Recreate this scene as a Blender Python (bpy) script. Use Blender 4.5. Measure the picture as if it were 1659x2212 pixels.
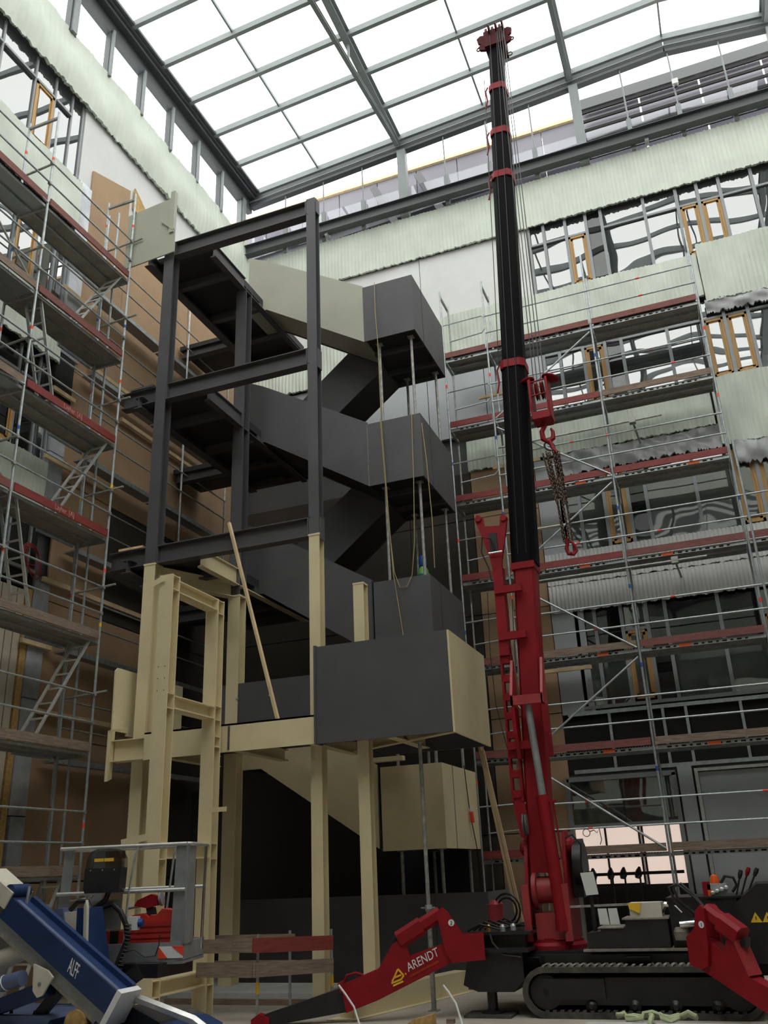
import bpy, math, random
from mathutils import Vector, Matrix
random.seed(7)
for o in list(bpy.data.objects): bpy.data.objects.remove(o)
SC = bpy.context.scene
COL = SC.collection
# ---------------------------------------------------------------- camera
cam = bpy.data.cameras.new('camera'); cam.sensor_fit = 'HORIZONTAL'; cam.sensor_width = 36.0
cam.lens = 1913.4 / 1659 * 36.0; cam.clip_end = 300; cam.clip_start = 0.05
camo = bpy.data.objects.new('camera', cam); COL.objects.link(camo)
def _cam():
    yaw, pit, roll = -0.353164, 0.385041, -0.042793
    f = Vector((math.sin(yaw)*math.cos(pit), math.cos(yaw)*math.cos(pit), math.sin(pit)))
    r0 = f.cross(Vector((0, 0, 1))).normalized(); u0 = r0.cross(f)
    r = math.cos(roll)*r0 + math.sin(roll)*u0; u = -math.sin(roll)*r0 + math.cos(roll)*u0
    m = Matrix((r, u, -f)).transposed().to_4x4(); m.translation = Vector((0, 0, 1.86)); return m
camo.matrix_world = _cam(); SC.camera = camo
# ---------------------------------------------------------------- sky (overcast, even) and exposure
W = bpy.data.worlds.new('overcast_sky'); SC.world = W; W.use_nodes = True
W.node_tree.nodes['Background'].inputs[0].default_value = (1.0, 0.985, 0.955, 1)
W.node_tree.nodes['Background'].inputs[1].default_value = 5.0
SC.view_settings.view_transform = 'Standard'; SC.view_settings.look = 'None'
SC.view_settings.exposure = -0.42; SC.view_settings.gamma = 1.0; SC.view_settings.use_curve_mapping = False

# ---------------------------------------------------------------- materials
MATS = {}
def nodes_of(m): return m.node_tree.nodes, m.node_tree.links
def mat(name, col, rough=0.6, metal=0.0, var=0.0, scale=6.0, col2=None, bump=0.0, bscale=40.0, ior=1.5, stretch=None, coat=0.0):
    m = bpy.data.materials.new(name); m.use_nodes = True
    N, L = nodes_of(m); b = N['Principled BSDF']
    b.inputs['Base Color'].default_value = (*col, 1); b.inputs['Roughness'].default_value = rough
    b.inputs['Metallic'].default_value = metal; b.inputs['IOR'].default_value = ior
    if coat: b.inputs['Coat Weight'].default_value = coat
    tc = N.new('ShaderNodeTexCoord'); src = tc.outputs['Object']
    if stretch:
        mp = N.new('ShaderNodeMapping'); mp.inputs['Scale'].default_value = stretch; L.new(src, mp.inputs[0]); src = mp.outputs[0]
    if var or col2:
        n = N.new('ShaderNodeTexNoise'); n.inputs['Scale'].default_value = scale; n.inputs['Detail'].default_value = 6; n.inputs['Roughness'].default_value = 0.65
        L.new(src, n.inputs['Vector'])
        r = N.new('ShaderNodeValToRGB'); r.color_ramp.elements[0].position = 0.35; r.color_ramp.elements[1].position = 0.68
        c2 = col2 if col2 else tuple(min(1, c*(1+var)) for c in col)
        c1 = tuple(c*(1-var) for c in col) if not col2 else col
        r.color_ramp.elements[0].color = (*c1, 1); r.color_ramp.elements[1].color = (*c2, 1)
        L.new(n.outputs['Fac'], r.inputs[0]); L.new(r.outputs[0], b.inputs['Base Color'])
    if bump:
        n2 = N.new('ShaderNodeTexNoise'); n2.inputs['Scale'].default_value = bscale; n2.inputs['Detail'].default_value = 4
        L.new(src, n2.inputs['Vector'])
        bp = N.new('ShaderNodeBump'); bp.inputs['Strength'].default_value = bump; bp.inputs['Distance'].default_value = 0.02
        L.new(n2.outputs['Fac'], bp.inputs['Height']); L.new(bp.outputs[0], b.inputs['Normal'])
    MATS[name] = m; return m
mat('steel_dark', (0.082, 0.079, 0.086), 0.55, 0, 0.12, 1.2)
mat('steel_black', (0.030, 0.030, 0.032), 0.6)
mat('cream', (0.72, 0.615, 0.385), 0.5, 0, 0.06, 1.5)
mat('primer', (0.40, 0.40, 0.32), 0.55, 0, 0.05, 1.0)
mat('roof_grey', (0.22, 0.245, 0.245), 0.5, 0, 0.08, 2)
mat('roof_dark', (0.075, 0.08, 0.085), 0.5)
mat('galv', (0.42, 0.45, 0.46), 0.42, 0.55, 0.22, 9)
mat('galv_old', (0.36, 0.36, 0.33), 0.55, 0.35, 0.3, 14)
mat('alu', (0.62, 0.62, 0.60), 0.35, 0.6, 0.12, 10)
mat('chrome', (0.75, 0.75, 0.75), 0.18, 1.0)
mat('toe_red', (0.23, 0.035, 0.030), 0.6, 0, 0.2, 3, stretch=(1, 1, 6))
mat('toe_worn', (0.26, 0.085, 0.07), 0.7, 0, 0, 5, col2=(0.14, 0.05, 0.045), stretch=(1, 1, 8))
mat('toe_wood', (0.17, 0.115, 0.085), 0.8, 0, 0, 4, col2=(0.31, 0.23, 0.17), stretch=(1, 1, 10))
mat('deck_ply', (0.27, 0.245, 0.21), 0.8, 0, 0.2, 3)
mat('lath', (0.66, 0.50, 0.29), 0.65, 0, 0.18, 5, stretch=(1, 1, 0.2))
mat('window_wood', (0.48, 0.27, 0.085), 0.5, 0, 0.15, 4, stretch=(6, 6, 0.6))
mat('board_brown', (0.39, 0.255, 0.150), 0.8, 0, 0.10, 0.9)
mat('louvre_back', (0.26, 0.26, 0.30), 0.6)
mat('neighbour', (0.15, 0.15, 0.175), 0.6, 0, 0.1, 0.3)
mat('board_shade_void', (0.045, 0.036, 0.028), 0.8, 0, 0.2, 1)  # shade behind the stairs painted as near-black boards; also the dark opening
mat('osb', (0.50, 0.31, 0.11), 0.75, 0, 0.25, 18)
mat('plaster', (0.70, 0.70, 0.69), 0.85, 0, 0.05, 0.8)
mat('wall_dark', (0.10, 0.10, 0.10), 0.8, 0, 0.1, 1)
mat('void_black', (0.012, 0.011, 0.010), 0.9)
mat('fleece', (0.62, 0.665, 0.585), 0.75, 0, 0.07, 0.9, bump=0.25, bscale=6)
mat('film', (0.36, 0.36, 0.37), 0.25, 0, 0.2, 1.5, bump=0.5, bscale=3)
mat('zinc', (0.50, 0.52, 0.55), 0.32, 0.35, 0.35, 1.0)
mat('frame_grey', (0.27, 0.285, 0.295), 0.5, 0.1)
mat('panel_grey', (0.40, 0.42, 0.44), 0.5, 0.1, 0.08, 0.6)
mat('panel_cream', (0.52, 0.46, 0.36), 0.7, 0, 0.08, 2)
mat('concrete', (0.47, 0.42, 0.35), 0.85, 0, 0, 0.7, col2=(0.33, 0.29, 0.24), bump=0.2, bscale=14)
mat('concrete_light', (0.50, 0.50, 0.48), 0.85, 0, 0.1, 1)
mat('red', (0.27, 0.008, 0.015), 0.5, 0, 0.12, 3, ior=1.33)
mat('red_backlit', (0.075, 0.006, 0.009), 0.6, 0, 0.2, 5, ior=1.25)  # crane red darkened so the boom head looks backlit against the sky
mat('wire_rope', (0.10, 0.10, 0.10), 0.6)
mat('red_faded', (0.36, 0.035, 0.04), 0.5, 0, 0.15, 3)
mat('boom_black', (0.009, 0.008, 0.009), 0.55, ior=1.12)
mat('black_paint', (0.016, 0.016, 0.018), 0.4, 0, 0.3, 4)
mat('rubber', (0.028, 0.027, 0.026), 0.8, 0, 0, 6, col2=(0.10, 0.09, 0.075))
mat('dusty', (0.25, 0.23, 0.19), 0.9, 0, 0.3, 9)
mat('cable_black', (0.012, 0.012, 0.012), 0.5)
mat('chain', (0.10, 0.062, 0.045), 0.5, 0.5, 0.4, 30)
mat('blue', (0.012, 0.034, 0.115), 0.4, 0, 0.2, 2)
mat('blue_light', (0.10, 0.13, 0.24), 0.5, 0, 0.2, 3)
mat('offwhite', (0.62, 0.58, 0.48), 0.6, 0, 0.12, 4)
mat('white', (0.80, 0.80, 0.80), 0.5)
mat('paper', (0.66, 0.68, 0.66), 0.7)
mat('grey_metal', (0.30, 0.31, 0.31), 0.5, 0.4, 0.15, 5)
mat('tape_red', (0.90, 0.075, 0.035), 0.5)
mat('tape_orange', (0.95, 0.17, 0.05), 0.5)
mat('tape_blue', (0.03, 0.10, 0.35), 0.5)
mat('yellow', (0.85, 0.52, 0.03), 0.5)
mat('rope', (0.42, 0.33, 0.16), 0.8)
mat('gas_blue', (0.012, 0.06, 0.28), 0.35)
mat('gas_green', (0.10, 0.30, 0.06), 0.35)
mat('gas_teal', (0.01, 0.12, 0.16), 0.35)
mat('case_red', (0.52, 0.035, 0.025), 0.5, 0, 0.1, 4)
mat('strap_green', (0.42, 0.47, 0.28), 0.8, 0, 0.2, 10)
mat('amber', (0.75, 0.12, 0.02), 0.25)
mat('brass', (0.5, 0.34, 0.08), 0.35, 0.8)
def glass_mat(name, base, wav, ior=1.7, rough=0.015, scale=0.55):
    m = mat(name, base, rough, 0, ior=ior); N, L = nodes_of(m); b = N['Principled BSDF']
    tc = N.new('ShaderNodeTexCoord'); n = N.new('ShaderNodeTexNoise'); n.inputs['Scale'].default_value = scale; n.inputs['Detail'].default_value = 1.0
    L.new(tc.outputs['Object'], n.inputs['Vector'])
    bp = N.new('ShaderNodeBump'); bp.inputs['Strength'].default_value = wav; bp.inputs['Distance'].default_value = 0.05
    L.new(n.outputs['Fac'], bp.inputs['Height']); L.new(bp.outputs[0], b.inputs['Normal']); return m
glass_mat('glass', (0.03, 0.035, 0.038), 0.35, ior=3.0)
glass_mat('glass_dark', (0.012, 0.012, 0.012), 0.4, ior=1.7)
glass_mat('glass_green', (0.06, 0.068, 0.06), 0.35, ior=2.3)
def clear_mat(name, tint, refl):
    m = bpy.data.materials.new(name); m.use_nodes = True; N, L = nodes_of(m); N.clear()
    o = N.new('ShaderNodeOutputMaterial'); t = N.new('ShaderNodeBsdfTransparent'); g = N.new('ShaderNodeBsdfGlossy'); x = N.new('ShaderNodeMixShader')
    t.inputs[0].default_value = (*tint, 1); g.inputs['Roughness'].default_value = 0.02; x.inputs[0].default_value = refl
    L.new(t.outputs[0], x.inputs[1]); L.new(g.outputs[0], x.inputs[2]); L.new(x.outputs[0], o.inputs[0]); MATS[name] = m; return m
clear_mat('roof_glass', (0.95, 0.97, 0.97), 0.06)
clear_mat('clere_glass', (0.90, 0.90, 0.93), 0.09)
clear_mat('visor', (0.62, 0.62, 0.62), 0.15)
def emit_mat(name, col, s):
    m = bpy.data.materials.new(name); m.use_nodes = True; N, L = nodes_of(m); b = N['Principled BSDF']
    b.inputs['Base Color'].default_value = (*col, 1); b.inputs['Emission Color'].default_value = (*col, 1); b.inputs['Emission Strength'].default_value = s
    MATS[name] = m; return m
emit_mat('lit_window', (1.0, 0.80, 0.70), 0.75)
mat('faded_print', (0.50, 0.27, 0.22), 0.7)
def perforated(name, base, dark, sx, sy):
    m = mat(name, base, 0.5, 0.4); N, L = nodes_of(m); b = N['Principled BSDF']
    tc = N.new('ShaderNodeTexCoord'); mp = N.new('ShaderNodeMapping'); mp.inputs['Scale'].default_value = (sx, sx, sy)
    v = N.new('ShaderNodeTexVoronoi'); v.inputs['Randomness'].default_value = 0.0; v.inputs['Scale'].default_value = 1.0
    r = N.new('ShaderNodeValToRGB'); r.color_ramp.interpolation = 'CONSTANT'
    r.color_ramp.elements[0].color = (*dark, 1); r.color_ramp.elements[1].color = (*base, 1); r.color_ramp.elements[1].position = 0.33
    L.new(tc.outputs['Object'], mp.inputs[0]); L.new(mp.outputs[0], v.inputs['Vector']); L.new(v.outputs['Distance'], r.inputs[0]); L.new(r.outputs[0], b.inputs['Base Color']); return m
perforated('deck_perf', (0.36, 0.36, 0.35), (0.03, 0.03, 0.03), 18, 18)
# ---------------------------------------------------------------- mesh helpers
def origin(p):
    v = Vector((0, 0, 0))
    while p is not None: v = v + Vector(p.location); p = p.parent
    return v
class G:
    def __init__(s): s.v = []; s.f = []
    def add(s, vs, fs):
        n = len(s.v); s.v += [tuple(p) for p in vs]; s.f += [tuple(i+n for i in f) for f in fs]; return s
    def box(s, x0, x1, y0, y1, z0, z1):
        return s.add([(x0,y0,z0),(x1,y0,z0),(x1,y1,z0),(x0,y1,z0),(x0,y0,z1),(x1,y0,z1),(x1,y1,z1),(x0,y1,z1)],
                     [(0,3,2,1),(4,5,6,7),(0,1,5,4),(1,2,6,5),(2,3,7,6),(3,0,4,7)])
    def frame(s, p0, p1, up):
        p0 = Vector(p0); p1 = Vector(p1); d = (p1-p0).normalized(); up = Vector(up)
        if abs(d.dot(up.normalized())) > 0.98: up = Vector((0, 1, 0)) if abs(d.y) < 0.9 else Vector((1, 0, 0))
        u = d.cross(up).normalized(); v = u.cross(d).normalized(); return p0, p1, u, v
    def prof(s, p0, p1, pts, up=(0, 0, 1), p1pts=None):
        p0, p1, u, v = s.frame(p0, p1, up); n = len(pts); q = p1pts or pts
        vs = [p0+u*a+v*b for a, b in pts] + [p1+u*a+v*b for a, b in q]
        return s.add(vs, [tuple(range(n))[::-1], tuple(range(n, 2*n))] + [(i, (i+1) % n, (i+1) % n+n, i+n) for i in range(n)])
    def bar(s, p0, p1, w, h, up=(0, 0, 1)):
        return s.prof(p0, p1, [(-w/2,-h/2),(w/2,-h/2),(w/2,h/2),(-w/2,h/2)], up)
    def tube(s, p0, p1, r, n=8, r1=None):
        pts = [(r*math.cos(2*math.pi*i/n), r*math.sin(2*math.pi*i/n)) for i in range(n)]
        k = 1 if r1 is None else r1/r
        return s.prof(p0, p1, pts, p1pts=[(a*k, b*k) for a, b in pts])
    def hbeam(s, p0, p1, h, b, up=(0, 0, 1), tf=0.018, tw=0.011):
        a = b/2; c = h/2; w = tw/2
        return s.prof(p0, p1, [(-a,-c),(a,-c),(a,-c+tf),(w,-c+tf),(w,c-tf),(a,c-tf),(a,c),(-a,c),(-a,c-tf),(-w,c-tf),(-w,-c+tf),(-a,-c+tf)], up)
    def prism(s, poly, axis, a, b):
        def P(u, v, w): return {'x': (w, u, v), 'y': (u, w, v), 'z': (u, v, w)}[axis]
        n = len(poly)
        return s.add([P(u, v, a) for u, v in poly] + [P(u, v, b) for u, v in poly], [tuple(range(n)), tuple(range(n, 2*n))[::-1]] + [(i, i+n, (i+1) % n+n, (i+1) % n) for i in range(n)])
    def path(s, pts, r, n=6):
        pts = [Vector(p) for p in pts]; rings = []; up = Vector((0.13, 0.31, 0.94)); u = None
        for i, p in enumerate(pts):
            d = (pts[min(i+1, len(pts)-1)]-pts[max(i-1, 0)]).normalized()
            if u is None:
                u = d.cross(up)
                if u.length < 0.05: u = d.cross(Vector((1, 0, 0)))
            u = (u-d*u.dot(d)).normalized(); v = d.cross(u)
            rr = r[i] if isinstance(r, (list, tuple)) else r
            rings.append([p+(u*math.cos(2*math.pi*k/n)+v*math.sin(2*math.pi*k/n))*rr for k in range(n)])
        vs = [q for rg in rings for q in rg]; fs = []
        for i in range(len(pts)-1):
            for k in range(n): fs.append((i*n+k, i*n+(k+1) % n, (i+1)*n+(k+1) % n, (i+1)*n+k))
        fs.append(tuple(range(n))[::-1]); fs.append(tuple(len(vs)-n+k for k in range(n)))
        return s.add(vs, fs)
    def ring(s, c, R, r, ax, n=16, m=6, sc=1.0, bx=None):
        c = Vector(c); ax = Vector(ax).normalized(); u = Vector(bx).normalized() if bx else ax.orthogonal().normalized(); v = ax.cross(u); vs = []; fs = []
        for i in range(n):
            a = 2*math.pi*i/n; e = u*math.cos(a)*sc+v*math.sin(a); d = (u*math.cos(a)+v*math.sin(a))
            for k in range(m):
                b = 2*math.pi*k/m; vs.append(c+e*R+d*(r*math.cos(b))+ax*(r*math.sin(b)))
        for i in range(n):
            for k in range(m): fs.append((i*m+k, ((i+1) % n)*m+k, ((i+1) % n)*m+(k+1) % m, i*m+(k+1) % m))
        return s.add(vs, fs)
    def lathe(s, c, ax, prof, n=20):
        c = Vector(c); ax = Vector(ax).normalized(); u = ax.orthogonal().normalized(); v = ax.cross(u); vs = []; fs = []
        for r, h in prof:
            for k in range(n):
                a = 2*math.pi*k/n; vs.append(c+ax*h+(u*math.cos(a)+v*math.sin(a))*max(r, 1e-4))
        for i in range(len(prof)-1):
            for k in range(n): fs.append((i*n+k, i*n+(k+1) % n, (i+1)*n+(k+1) % n, (i+1)*n+k))
        fs.append(tuple(range(n))[::-1]); fs.append(tuple((len(prof)-1)*n+k for k in range(n)))
        return s.add(vs, fs)
    def mesh(s, name, m, o=Vector((0, 0, 0)), smooth=False):
        me = bpy.data.meshes.new(name); me.from_pydata([(a-o.x, b-o.y, c-o.z) for a, b, c in s.v], [], s.f)
        me.materials.append(MATS[m]); me.update()
        import bmesh
        bm = bmesh.new(); bm.from_mesh(me); bmesh.ops.recalc_face_normals(bm, faces=bm.faces); bm.to_mesh(me); bm.free()
        if smooth:
            for p in me.polygons: p.use_smooth = True
            me.set_sharp_from_angle(angle=0.7)
        return me
    def obj(s, name, m, parent=None, smooth=False, label=None, cat=None, group=None, kind=None, at=None, bevel=0):
        o_ = origin(parent) if parent else Vector(at) if at else Vector((0, 0, 0))
        ob = bpy.data.objects.new(name, s.mesh(name, m, o_, smooth)); COL.objects.link(ob)
        if parent: ob.parent = parent
        elif at: ob.location = at
        if bevel:
            bm_ = ob.modifiers.new('bevel', 'BEVEL'); bm_.width = bevel; bm_.segments = 2; bm_.limit_method = 'ANGLE'
        return tag(ob, label, cat, group, kind)
def tag(o, label=None, cat=None, group=None, kind=None):
    for k, v in (('label', label), ('category', cat), ('group', group), ('kind', kind)):
        if v: o[k] = v
    return o
def thing(name, loc, label=None, cat=None, group=None, kind=None):
    o = bpy.data.objects.new(name, None); o.location = loc; o.empty_display_size = 0.2; COL.objects.link(o)
    return tag(o, label, cat, group, kind)
def text(name, body, m, size, pos, xdir, updir, parent=None, align='LEFT', depth=0.004, shear=0.0, sx=1.0, rawup=False):
    cu = bpy.data.curves.new('lettering', 'FONT'); cu.body = body; cu.size = size; cu.extrude = depth/2; cu.align_x = align; cu.shear = shear
    t = bpy.data.objects.new('t', cu); COL.objects.link(t); dg = bpy.context.evaluated_depsgraph_get()
    me = bpy.data.meshes.new_from_object(t.evaluated_get(dg)); bpy.data.objects.remove(t)
    X = Vector(xdir).normalized(); Z = X.cross(Vector(updir)).normalized(); Y = Z.cross(X)
    Y = Vector(updir) if rawup else Y
    R = Matrix((X*sx, Y, Z)).transposed().to_4x4(); R.translation = Vector(pos)-(origin(parent) if parent else Vector((0, 0, 0)))
    me.transform(R); me.materials.clear(); me.materials.append(MATS[m]); me.name = name
    o = bpy.data.objects.new(name, me); COL.objects.link(o)
    if parent: o.parent = parent
    return o
def copies(proto_mesh, name, locs, parent):
    o_ = origin(parent); out = []
    for l in locs:
        ob = bpy.data.objects.new(name, proto_mesh); COL.objects.link(ob); ob.parent = parent; ob.location = Vector(l)-o_; out.append(ob)
    return out
# ================================================================ THE ROOM
XL, YB = -11.75, 20.3
def zroof(x): return 22.5 + 0.068*(min(x, 1.56)-XL) - 0.13*max(0, x-1.56)
fl = G().box(-13, 7, -4, 21, -0.3, 0).obj('floor', 'concrete', kind='structure')
kb = thing('trim_1', (-8, 14.4, 0), kind='structure')
G().box(-9.3, -6.6, 14.0, 15.3, 0, 0.16).obj('kerb_slab', 'concrete_light', kb)
G().box(-9.3, -6.6, 13.92, 14.0, 0, 0.08).obj('kerb_edge', 'toe_wood', kb)
# ---- back wall: core plus cladding pieces
wb = thing('wall_back', (0, YB, 0), kind='structure'); tb3 = thing('trim_3', (0, 20.3, 0), kind='structure')
G().box(-12.1, 6.6, 20.5, 20.9, 0, 19.95).obj('wall_core', 'wall_dark', wb)
def bpanel(name, m, x0, x1, z0, z1, y=20.36, t=0.12): return G().box(x0, x1, y, y+t, z0, z1).obj(name, m, wb if y > 20.335 else tb3)
for x0, x1 in ((-11.7, -9.2), (-9.18, -6.1), (-6.08, -2.92)): bpanel('plaster_panel', 'plaster', x0, x1, 16.1, 18.35)
for x0, x1 in ((-11.7, -9.2), (-9.18, -6.1), (-6.08, -4.5), (-4.48, -2.92)): bpanel('plaster_panel', 'panel_grey', x0, x1, 12.4, 14.8)
for z0, z1 in ((0, 2.5), (2.52, 5.0), (5.02, 7.5), (7.52, 10.0), (10.02, 11.3)):
    for x0, x1 in ((-11.7, -9.3), (-9.28, -6.8), (-6.78, -5.1), (-5.08, -3.44)): bpanel('brown_board', 'board_shade_void' if x0 < -6.7 else 'board_brown', x0, x1, z0, z1, 20.34+0.01*random.random())  # boards behind the flights carry their shade as colour
for z0, z1 in ((4.95, 7.3), (8.7, 11.25)): bpanel('grey_panel', 'panel_grey', -3.42, -2.74, z0, z1, 20.33)
bpanel('grey_panel', 'panel_grey', -2.74, -2.68, 4.95, 7.3, 20.31)
# black opening with steel studs over the ground floor
bpanel('dark_opening', 'void_black', -3.44, 6.1, 3.7, 5.06, 20.44, 0.08)
G().box(-3.3, 6.1, 20.3, 20.36, 4.90, 4.98).obj('stud_rail', 'galv', tb3)
G().box(-3.3, 6.1, 20.3, 20.36, 3.66, 3.74).obj('stud_rail', 'galv', tb3)
for x in (-2.4, -1.26, -0.78, 0.33, 1.5, 2.6): G().box(x-0.03, x+0.03, 20.31, 20.38, 3.74, 4.9).obj('stud', 'galv', tb3)
# ---- window rows on the back wall
MX = [-2.86, -2.44, -1.84, -1.28, -0.87, 0.26, 1.10, 1.63, 2.18, 2.97, 3.9, 5.0, 6.0]
def pane(parent, m, axis, a0, a1, z0, z1, d):
    t = 0.0035; r = [random.uniform(-t, t) for _ in range(4)]
    g = G()
    if axis == 'x': P = [(a0, d+r[0], z0), (a1, d+r[1], z0), (a1, d+r[2], z1), (a0, d+r[0]+r[2]-r[1], z1)]; q = (0, 0.02, 0)
    else: P = [(d+r[0], a0, z0), (d+r[1], a1, z0), (d+r[2], a1, z1), (d+r[0]+r[2]-r[1], a0, z1)]; q = (-0.02, 0, 0)
    g.add(P + [(p[0]+q[0], p[1]+q[1], p[2]+q[2]) for p in P], [(0,1,2,3),(7,6,5,4),(0,4,5,1),(1,5,6,2),(2,6,7,3),(3,7,4,0)])
    return g.obj('pane', m, parent)
def casement(parent, axis, a0, a1, z0, z1, d, gm, s):
    f = G(); w = 0.085
    def bx(p0, p1, q0, q1, e0, e1):
        if axis == 'x': f.box(p0, p1, min(d+e0*s, d+e1*s), max(d+e0*s, d+e1*s), q0, q1)
        else: f.box(min(d+e0*s, d+e1*s), max(d+e0*s, d+e1*s), p0, p1, q0, q1)
    for k, (o, e) in enumerate(((0, 0.0), (0.06, -0.03))):
        bx(a0+o, a0+o+w*0.75, z0+o, z1-o, e-0.04, e+0.03); bx(a1-o-w*0.75, a1-o, z0+o, z1-o, e-0.04, e+0.03)
        bx(a0+o, a1-o, z1-o-w*0.75, z1-o, e-0.04, e+0.03); bx(a0+o, a1-o, z0+o, z0+o+w*0.75, e-0.04, e+0.03)
    c = f.obj('casement', 'window_wood', parent)
    p = pane(c, gm, axis, a0+0.12, a1-0.12, z0+0.12, z1-0.12, d-0.02*s*(-1)); return c
rows = [(16.12, 18.33, 'glass', 'glass'), (12.54, 14.80, 'glass', 'glass'), (8.75, 11.30, 'glass_green', 'glass_green'), (5.1, 7.30, 'glass_green', 'glass_dark')]
wn = 0
for z0, z1, gm, gm2 in rows:
    wn += 1; w = thing('window_%d' % wn, (0, YB, z0), kind='structure'); zt = z1-0.58; d = 20.42
    for i in range(len(MX)-1):
        x0, x1 = MX[i]+0.03, MX[i+1]-0.03
        if i == 3: G().box(x0, x1, 20.42, 20.46, z0, z1).obj('dark_panel', 'glass_dark', w); continue
        if i in (2, 6, 7):
            casement(w, 'x', x0, x1, z0+0.05, zt-0.03, 20.40, gm, -1); pane(w, gm, 'x', x0, x1, zt+0.03, z1, d)
        elif z1 < 12 and i in (0, 1, 4, 5):
            zz = z0+1.05 if z1 < 8 else z1-0.35
            pane(w, gm2, 'x', x0, x1, zz+0.03, z1, d); pane(w, gm, 'x', x0, x1, z0, zz-0.03, d)
            G().box(x0, x1, 20.36, 20.45, zz-0.03, zz+0.03).obj('transom', 'frame_grey', w)
        else:
            pane(w, gm, 'x', x0, x1, zt+0.03, z1, d); pane(w, gm, 'x', x0, x1, z0, zt-0.03, d)
            G().box(x0, x1, 20.36, 20.45, zt-0.03, zt+0.03).obj('transom', 'frame_grey', w)
    for i, x in enumerate(MX): G().box(x-0.04, x+0.04, 20.33, 20.45, z0-0.02, z1+0.02).obj('mullion', 'frame_grey', w)
    for i in (2, 6, 7): G().box(MX[i], MX[i+1], 20.36, 20.45, zt-0.03, zt+0.03).obj('transom', 'frame_grey', w)
    G().box(MX[0]-0.05, MX[-1], 20.30, 20.46, z0-0.08, z0-0.01).obj('sill', 'frame_grey', w)
# ---- ground floor openings
w = thing('window_5', (-2.4, YB, 0), kind='structure')
pane(w, 'glass_green', 'x', -3.44, -2.35, 2.62, 3.5, 20.40); pane(w, 'glass_green', 'x', -2.33, -1.26, 2.62, 3.5, 20.40)
for x0, x1 in ((-3.44, -2.82), (-2.80, -2.1), (-2.08, -1.26)): G().box(x0, x1, 20.40, 20.42, 1.40, 2.56).obj('lit_pane', 'lit_window', w)
for x in (-3.5, -1.24): G().box(x-0.04, x+0.05, 20.30, 20.44, 0, 3.56).obj('jamb', 'frame_grey', w)
G().box(-3.5, -1.2, 20.30, 20.44, 3.5, 3.6).obj('head', 'frame_grey', w)
G().box(-3.46, -1.26, 20.36, 20.44, 2.56, 2.62).obj('transom', 'frame_grey', w)
for x in (-2.81, -2.12, -2.05): G().box(x-0.02, x+0.02, 20.34, 20.40, 1.4, 2.56).obj('mullion', 'black_paint', w)
bpanel('pillar_strip', 'panel_grey', -1.15, -0.86, 0, 3.66, 20.3); bpanel('dark_plinth', 'void_black', -3.46, -1.26, 0, 1.4, 20.42, 0.05)
w = thing('door_1', (0.4, YB, 0), kind='structure')
for x0, x1 in ((-0.74, 0.85), (0.95, 2.6), (2.7, 4.4)):
    G().box(x0, x1, 20.36, 20.42, 0.05, 3.52).obj('door_leaf', 'panel_grey', w)
    for x in (x0-0.04, x1+0.04): G().box(x-0.035, x+0.035, 20.28, 20.44, 0, 3.6).obj('door_jamb', 'alu', w)
    G().box(x0, x1, 20.28, 20.44, 3.54, 3.6).obj('door_head', 'alu', w)
# workbench silhouettes in front of the lit panes
tb = thing('work_trestle', (-2.4, 19.95, 0), 'dark clamp trestle silhouetted against the glowing ground floor panes', 'trestle')
G().bar((-3.35, 19.95, 1.62), (-1.3, 19.95, 1.62), 0.05, 0.06).obj('rail', 'black_paint', tb)
G().bar((-3.2, 20.0, 1.42), (-2.1, 20.0, 1.42), 0.03, 0.04).obj('rail', 'black_paint', tb)
for i, x in enumerate((-3.1, -2.75, -2.5, -2.2)):
    G().tube((x, 19.95, 0), (x+0.03, 19.95, 1.6), 0.02).obj('leg', 'black_paint', tb)
    G().lathe((x, 19.95, 1.6), (0.1*i, 0, 1), [(0.05, -0.08), (0.08, 0.0), (0.06, 0.07), (0.02, 0.15)], 8).obj('clamp', 'black_paint', tb)
cl = G().ring((-3.2, 20.33, 2.45), 0.075, 0.008, (0, 1, 0))
cl.path([(-3.12, 20.33, 2.47), (-3.04, 20.33, 2.5), (-2.98, 20.33, 2.44), (-2.92, 20.33, 2.52), (-2.90, 20.33, 2.3), (-2.94, 20.33, 2.2)], 0.01)
cl.obj('looped_cable', 'cable_black', label='black looped cable hanging over the glowing ground floor pane', cat='cable')
# ---- left wall
wl = thing('wall_left', (XL, 12, 0), kind='structure'); tl = thing('trim_2', (-11.65, 12, 0), kind='structure')
G().box(-12.3, -11.95, -3.2, 20.5, 0, 20.3).obj('wall_core', 'wall_dark', wl)
def lpanel(name, m, y0, y1, z0, z1, x=-11.75, t=0.1): return G().box(x-t, x, y0, y1, z0, z1).obj(name, m, tl if x > -11.695 else wl)
lpanel('plaster_panel', 'plaster', 12.58, 20.4, 16.0, 19.0)
lpanel('plaster_panel', 'plaster', 12.58, 13.2, 3.0, 5.0, -11.78)
G().prism([(12.98, 14.4), (14.35, 14.4), (14.35, 17.95), (12.98, 17.42)], 'x', -11.74, -11.70).obj('brown_board', 'board_brown', wl)
for z0, z1 in ((0.0, 1.9), (1.93, 4.4), (4.42, 6.9), (6.92, 9.44), (9.46, 12.0), (12.02, 14.38)):
    for y0, y1 in ((13.0, 14.6), (14.62, 17.1), (17.12, 20.3)): lpanel('brown_board', 'board_shade_void' if (y0 > 17 and z0 < 9) or (y0 > 14 and 6.5 < z0 < 9) else 'board_brown', y0-(0.06 if y0 < 13.5 and z0 > 4 else 0), y1, z0, z1, -11.71-0.02*random.random(), 0.04)  # deep shade painted into the rear boards; row under the beam is an opening
for y0, y1 in ((14.37, 17.1), (17.12, 20.3)): lpanel('brown_board', 'board_brown', y0, y1, 14.4, 16.6, -11.71, 0.04)
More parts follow.
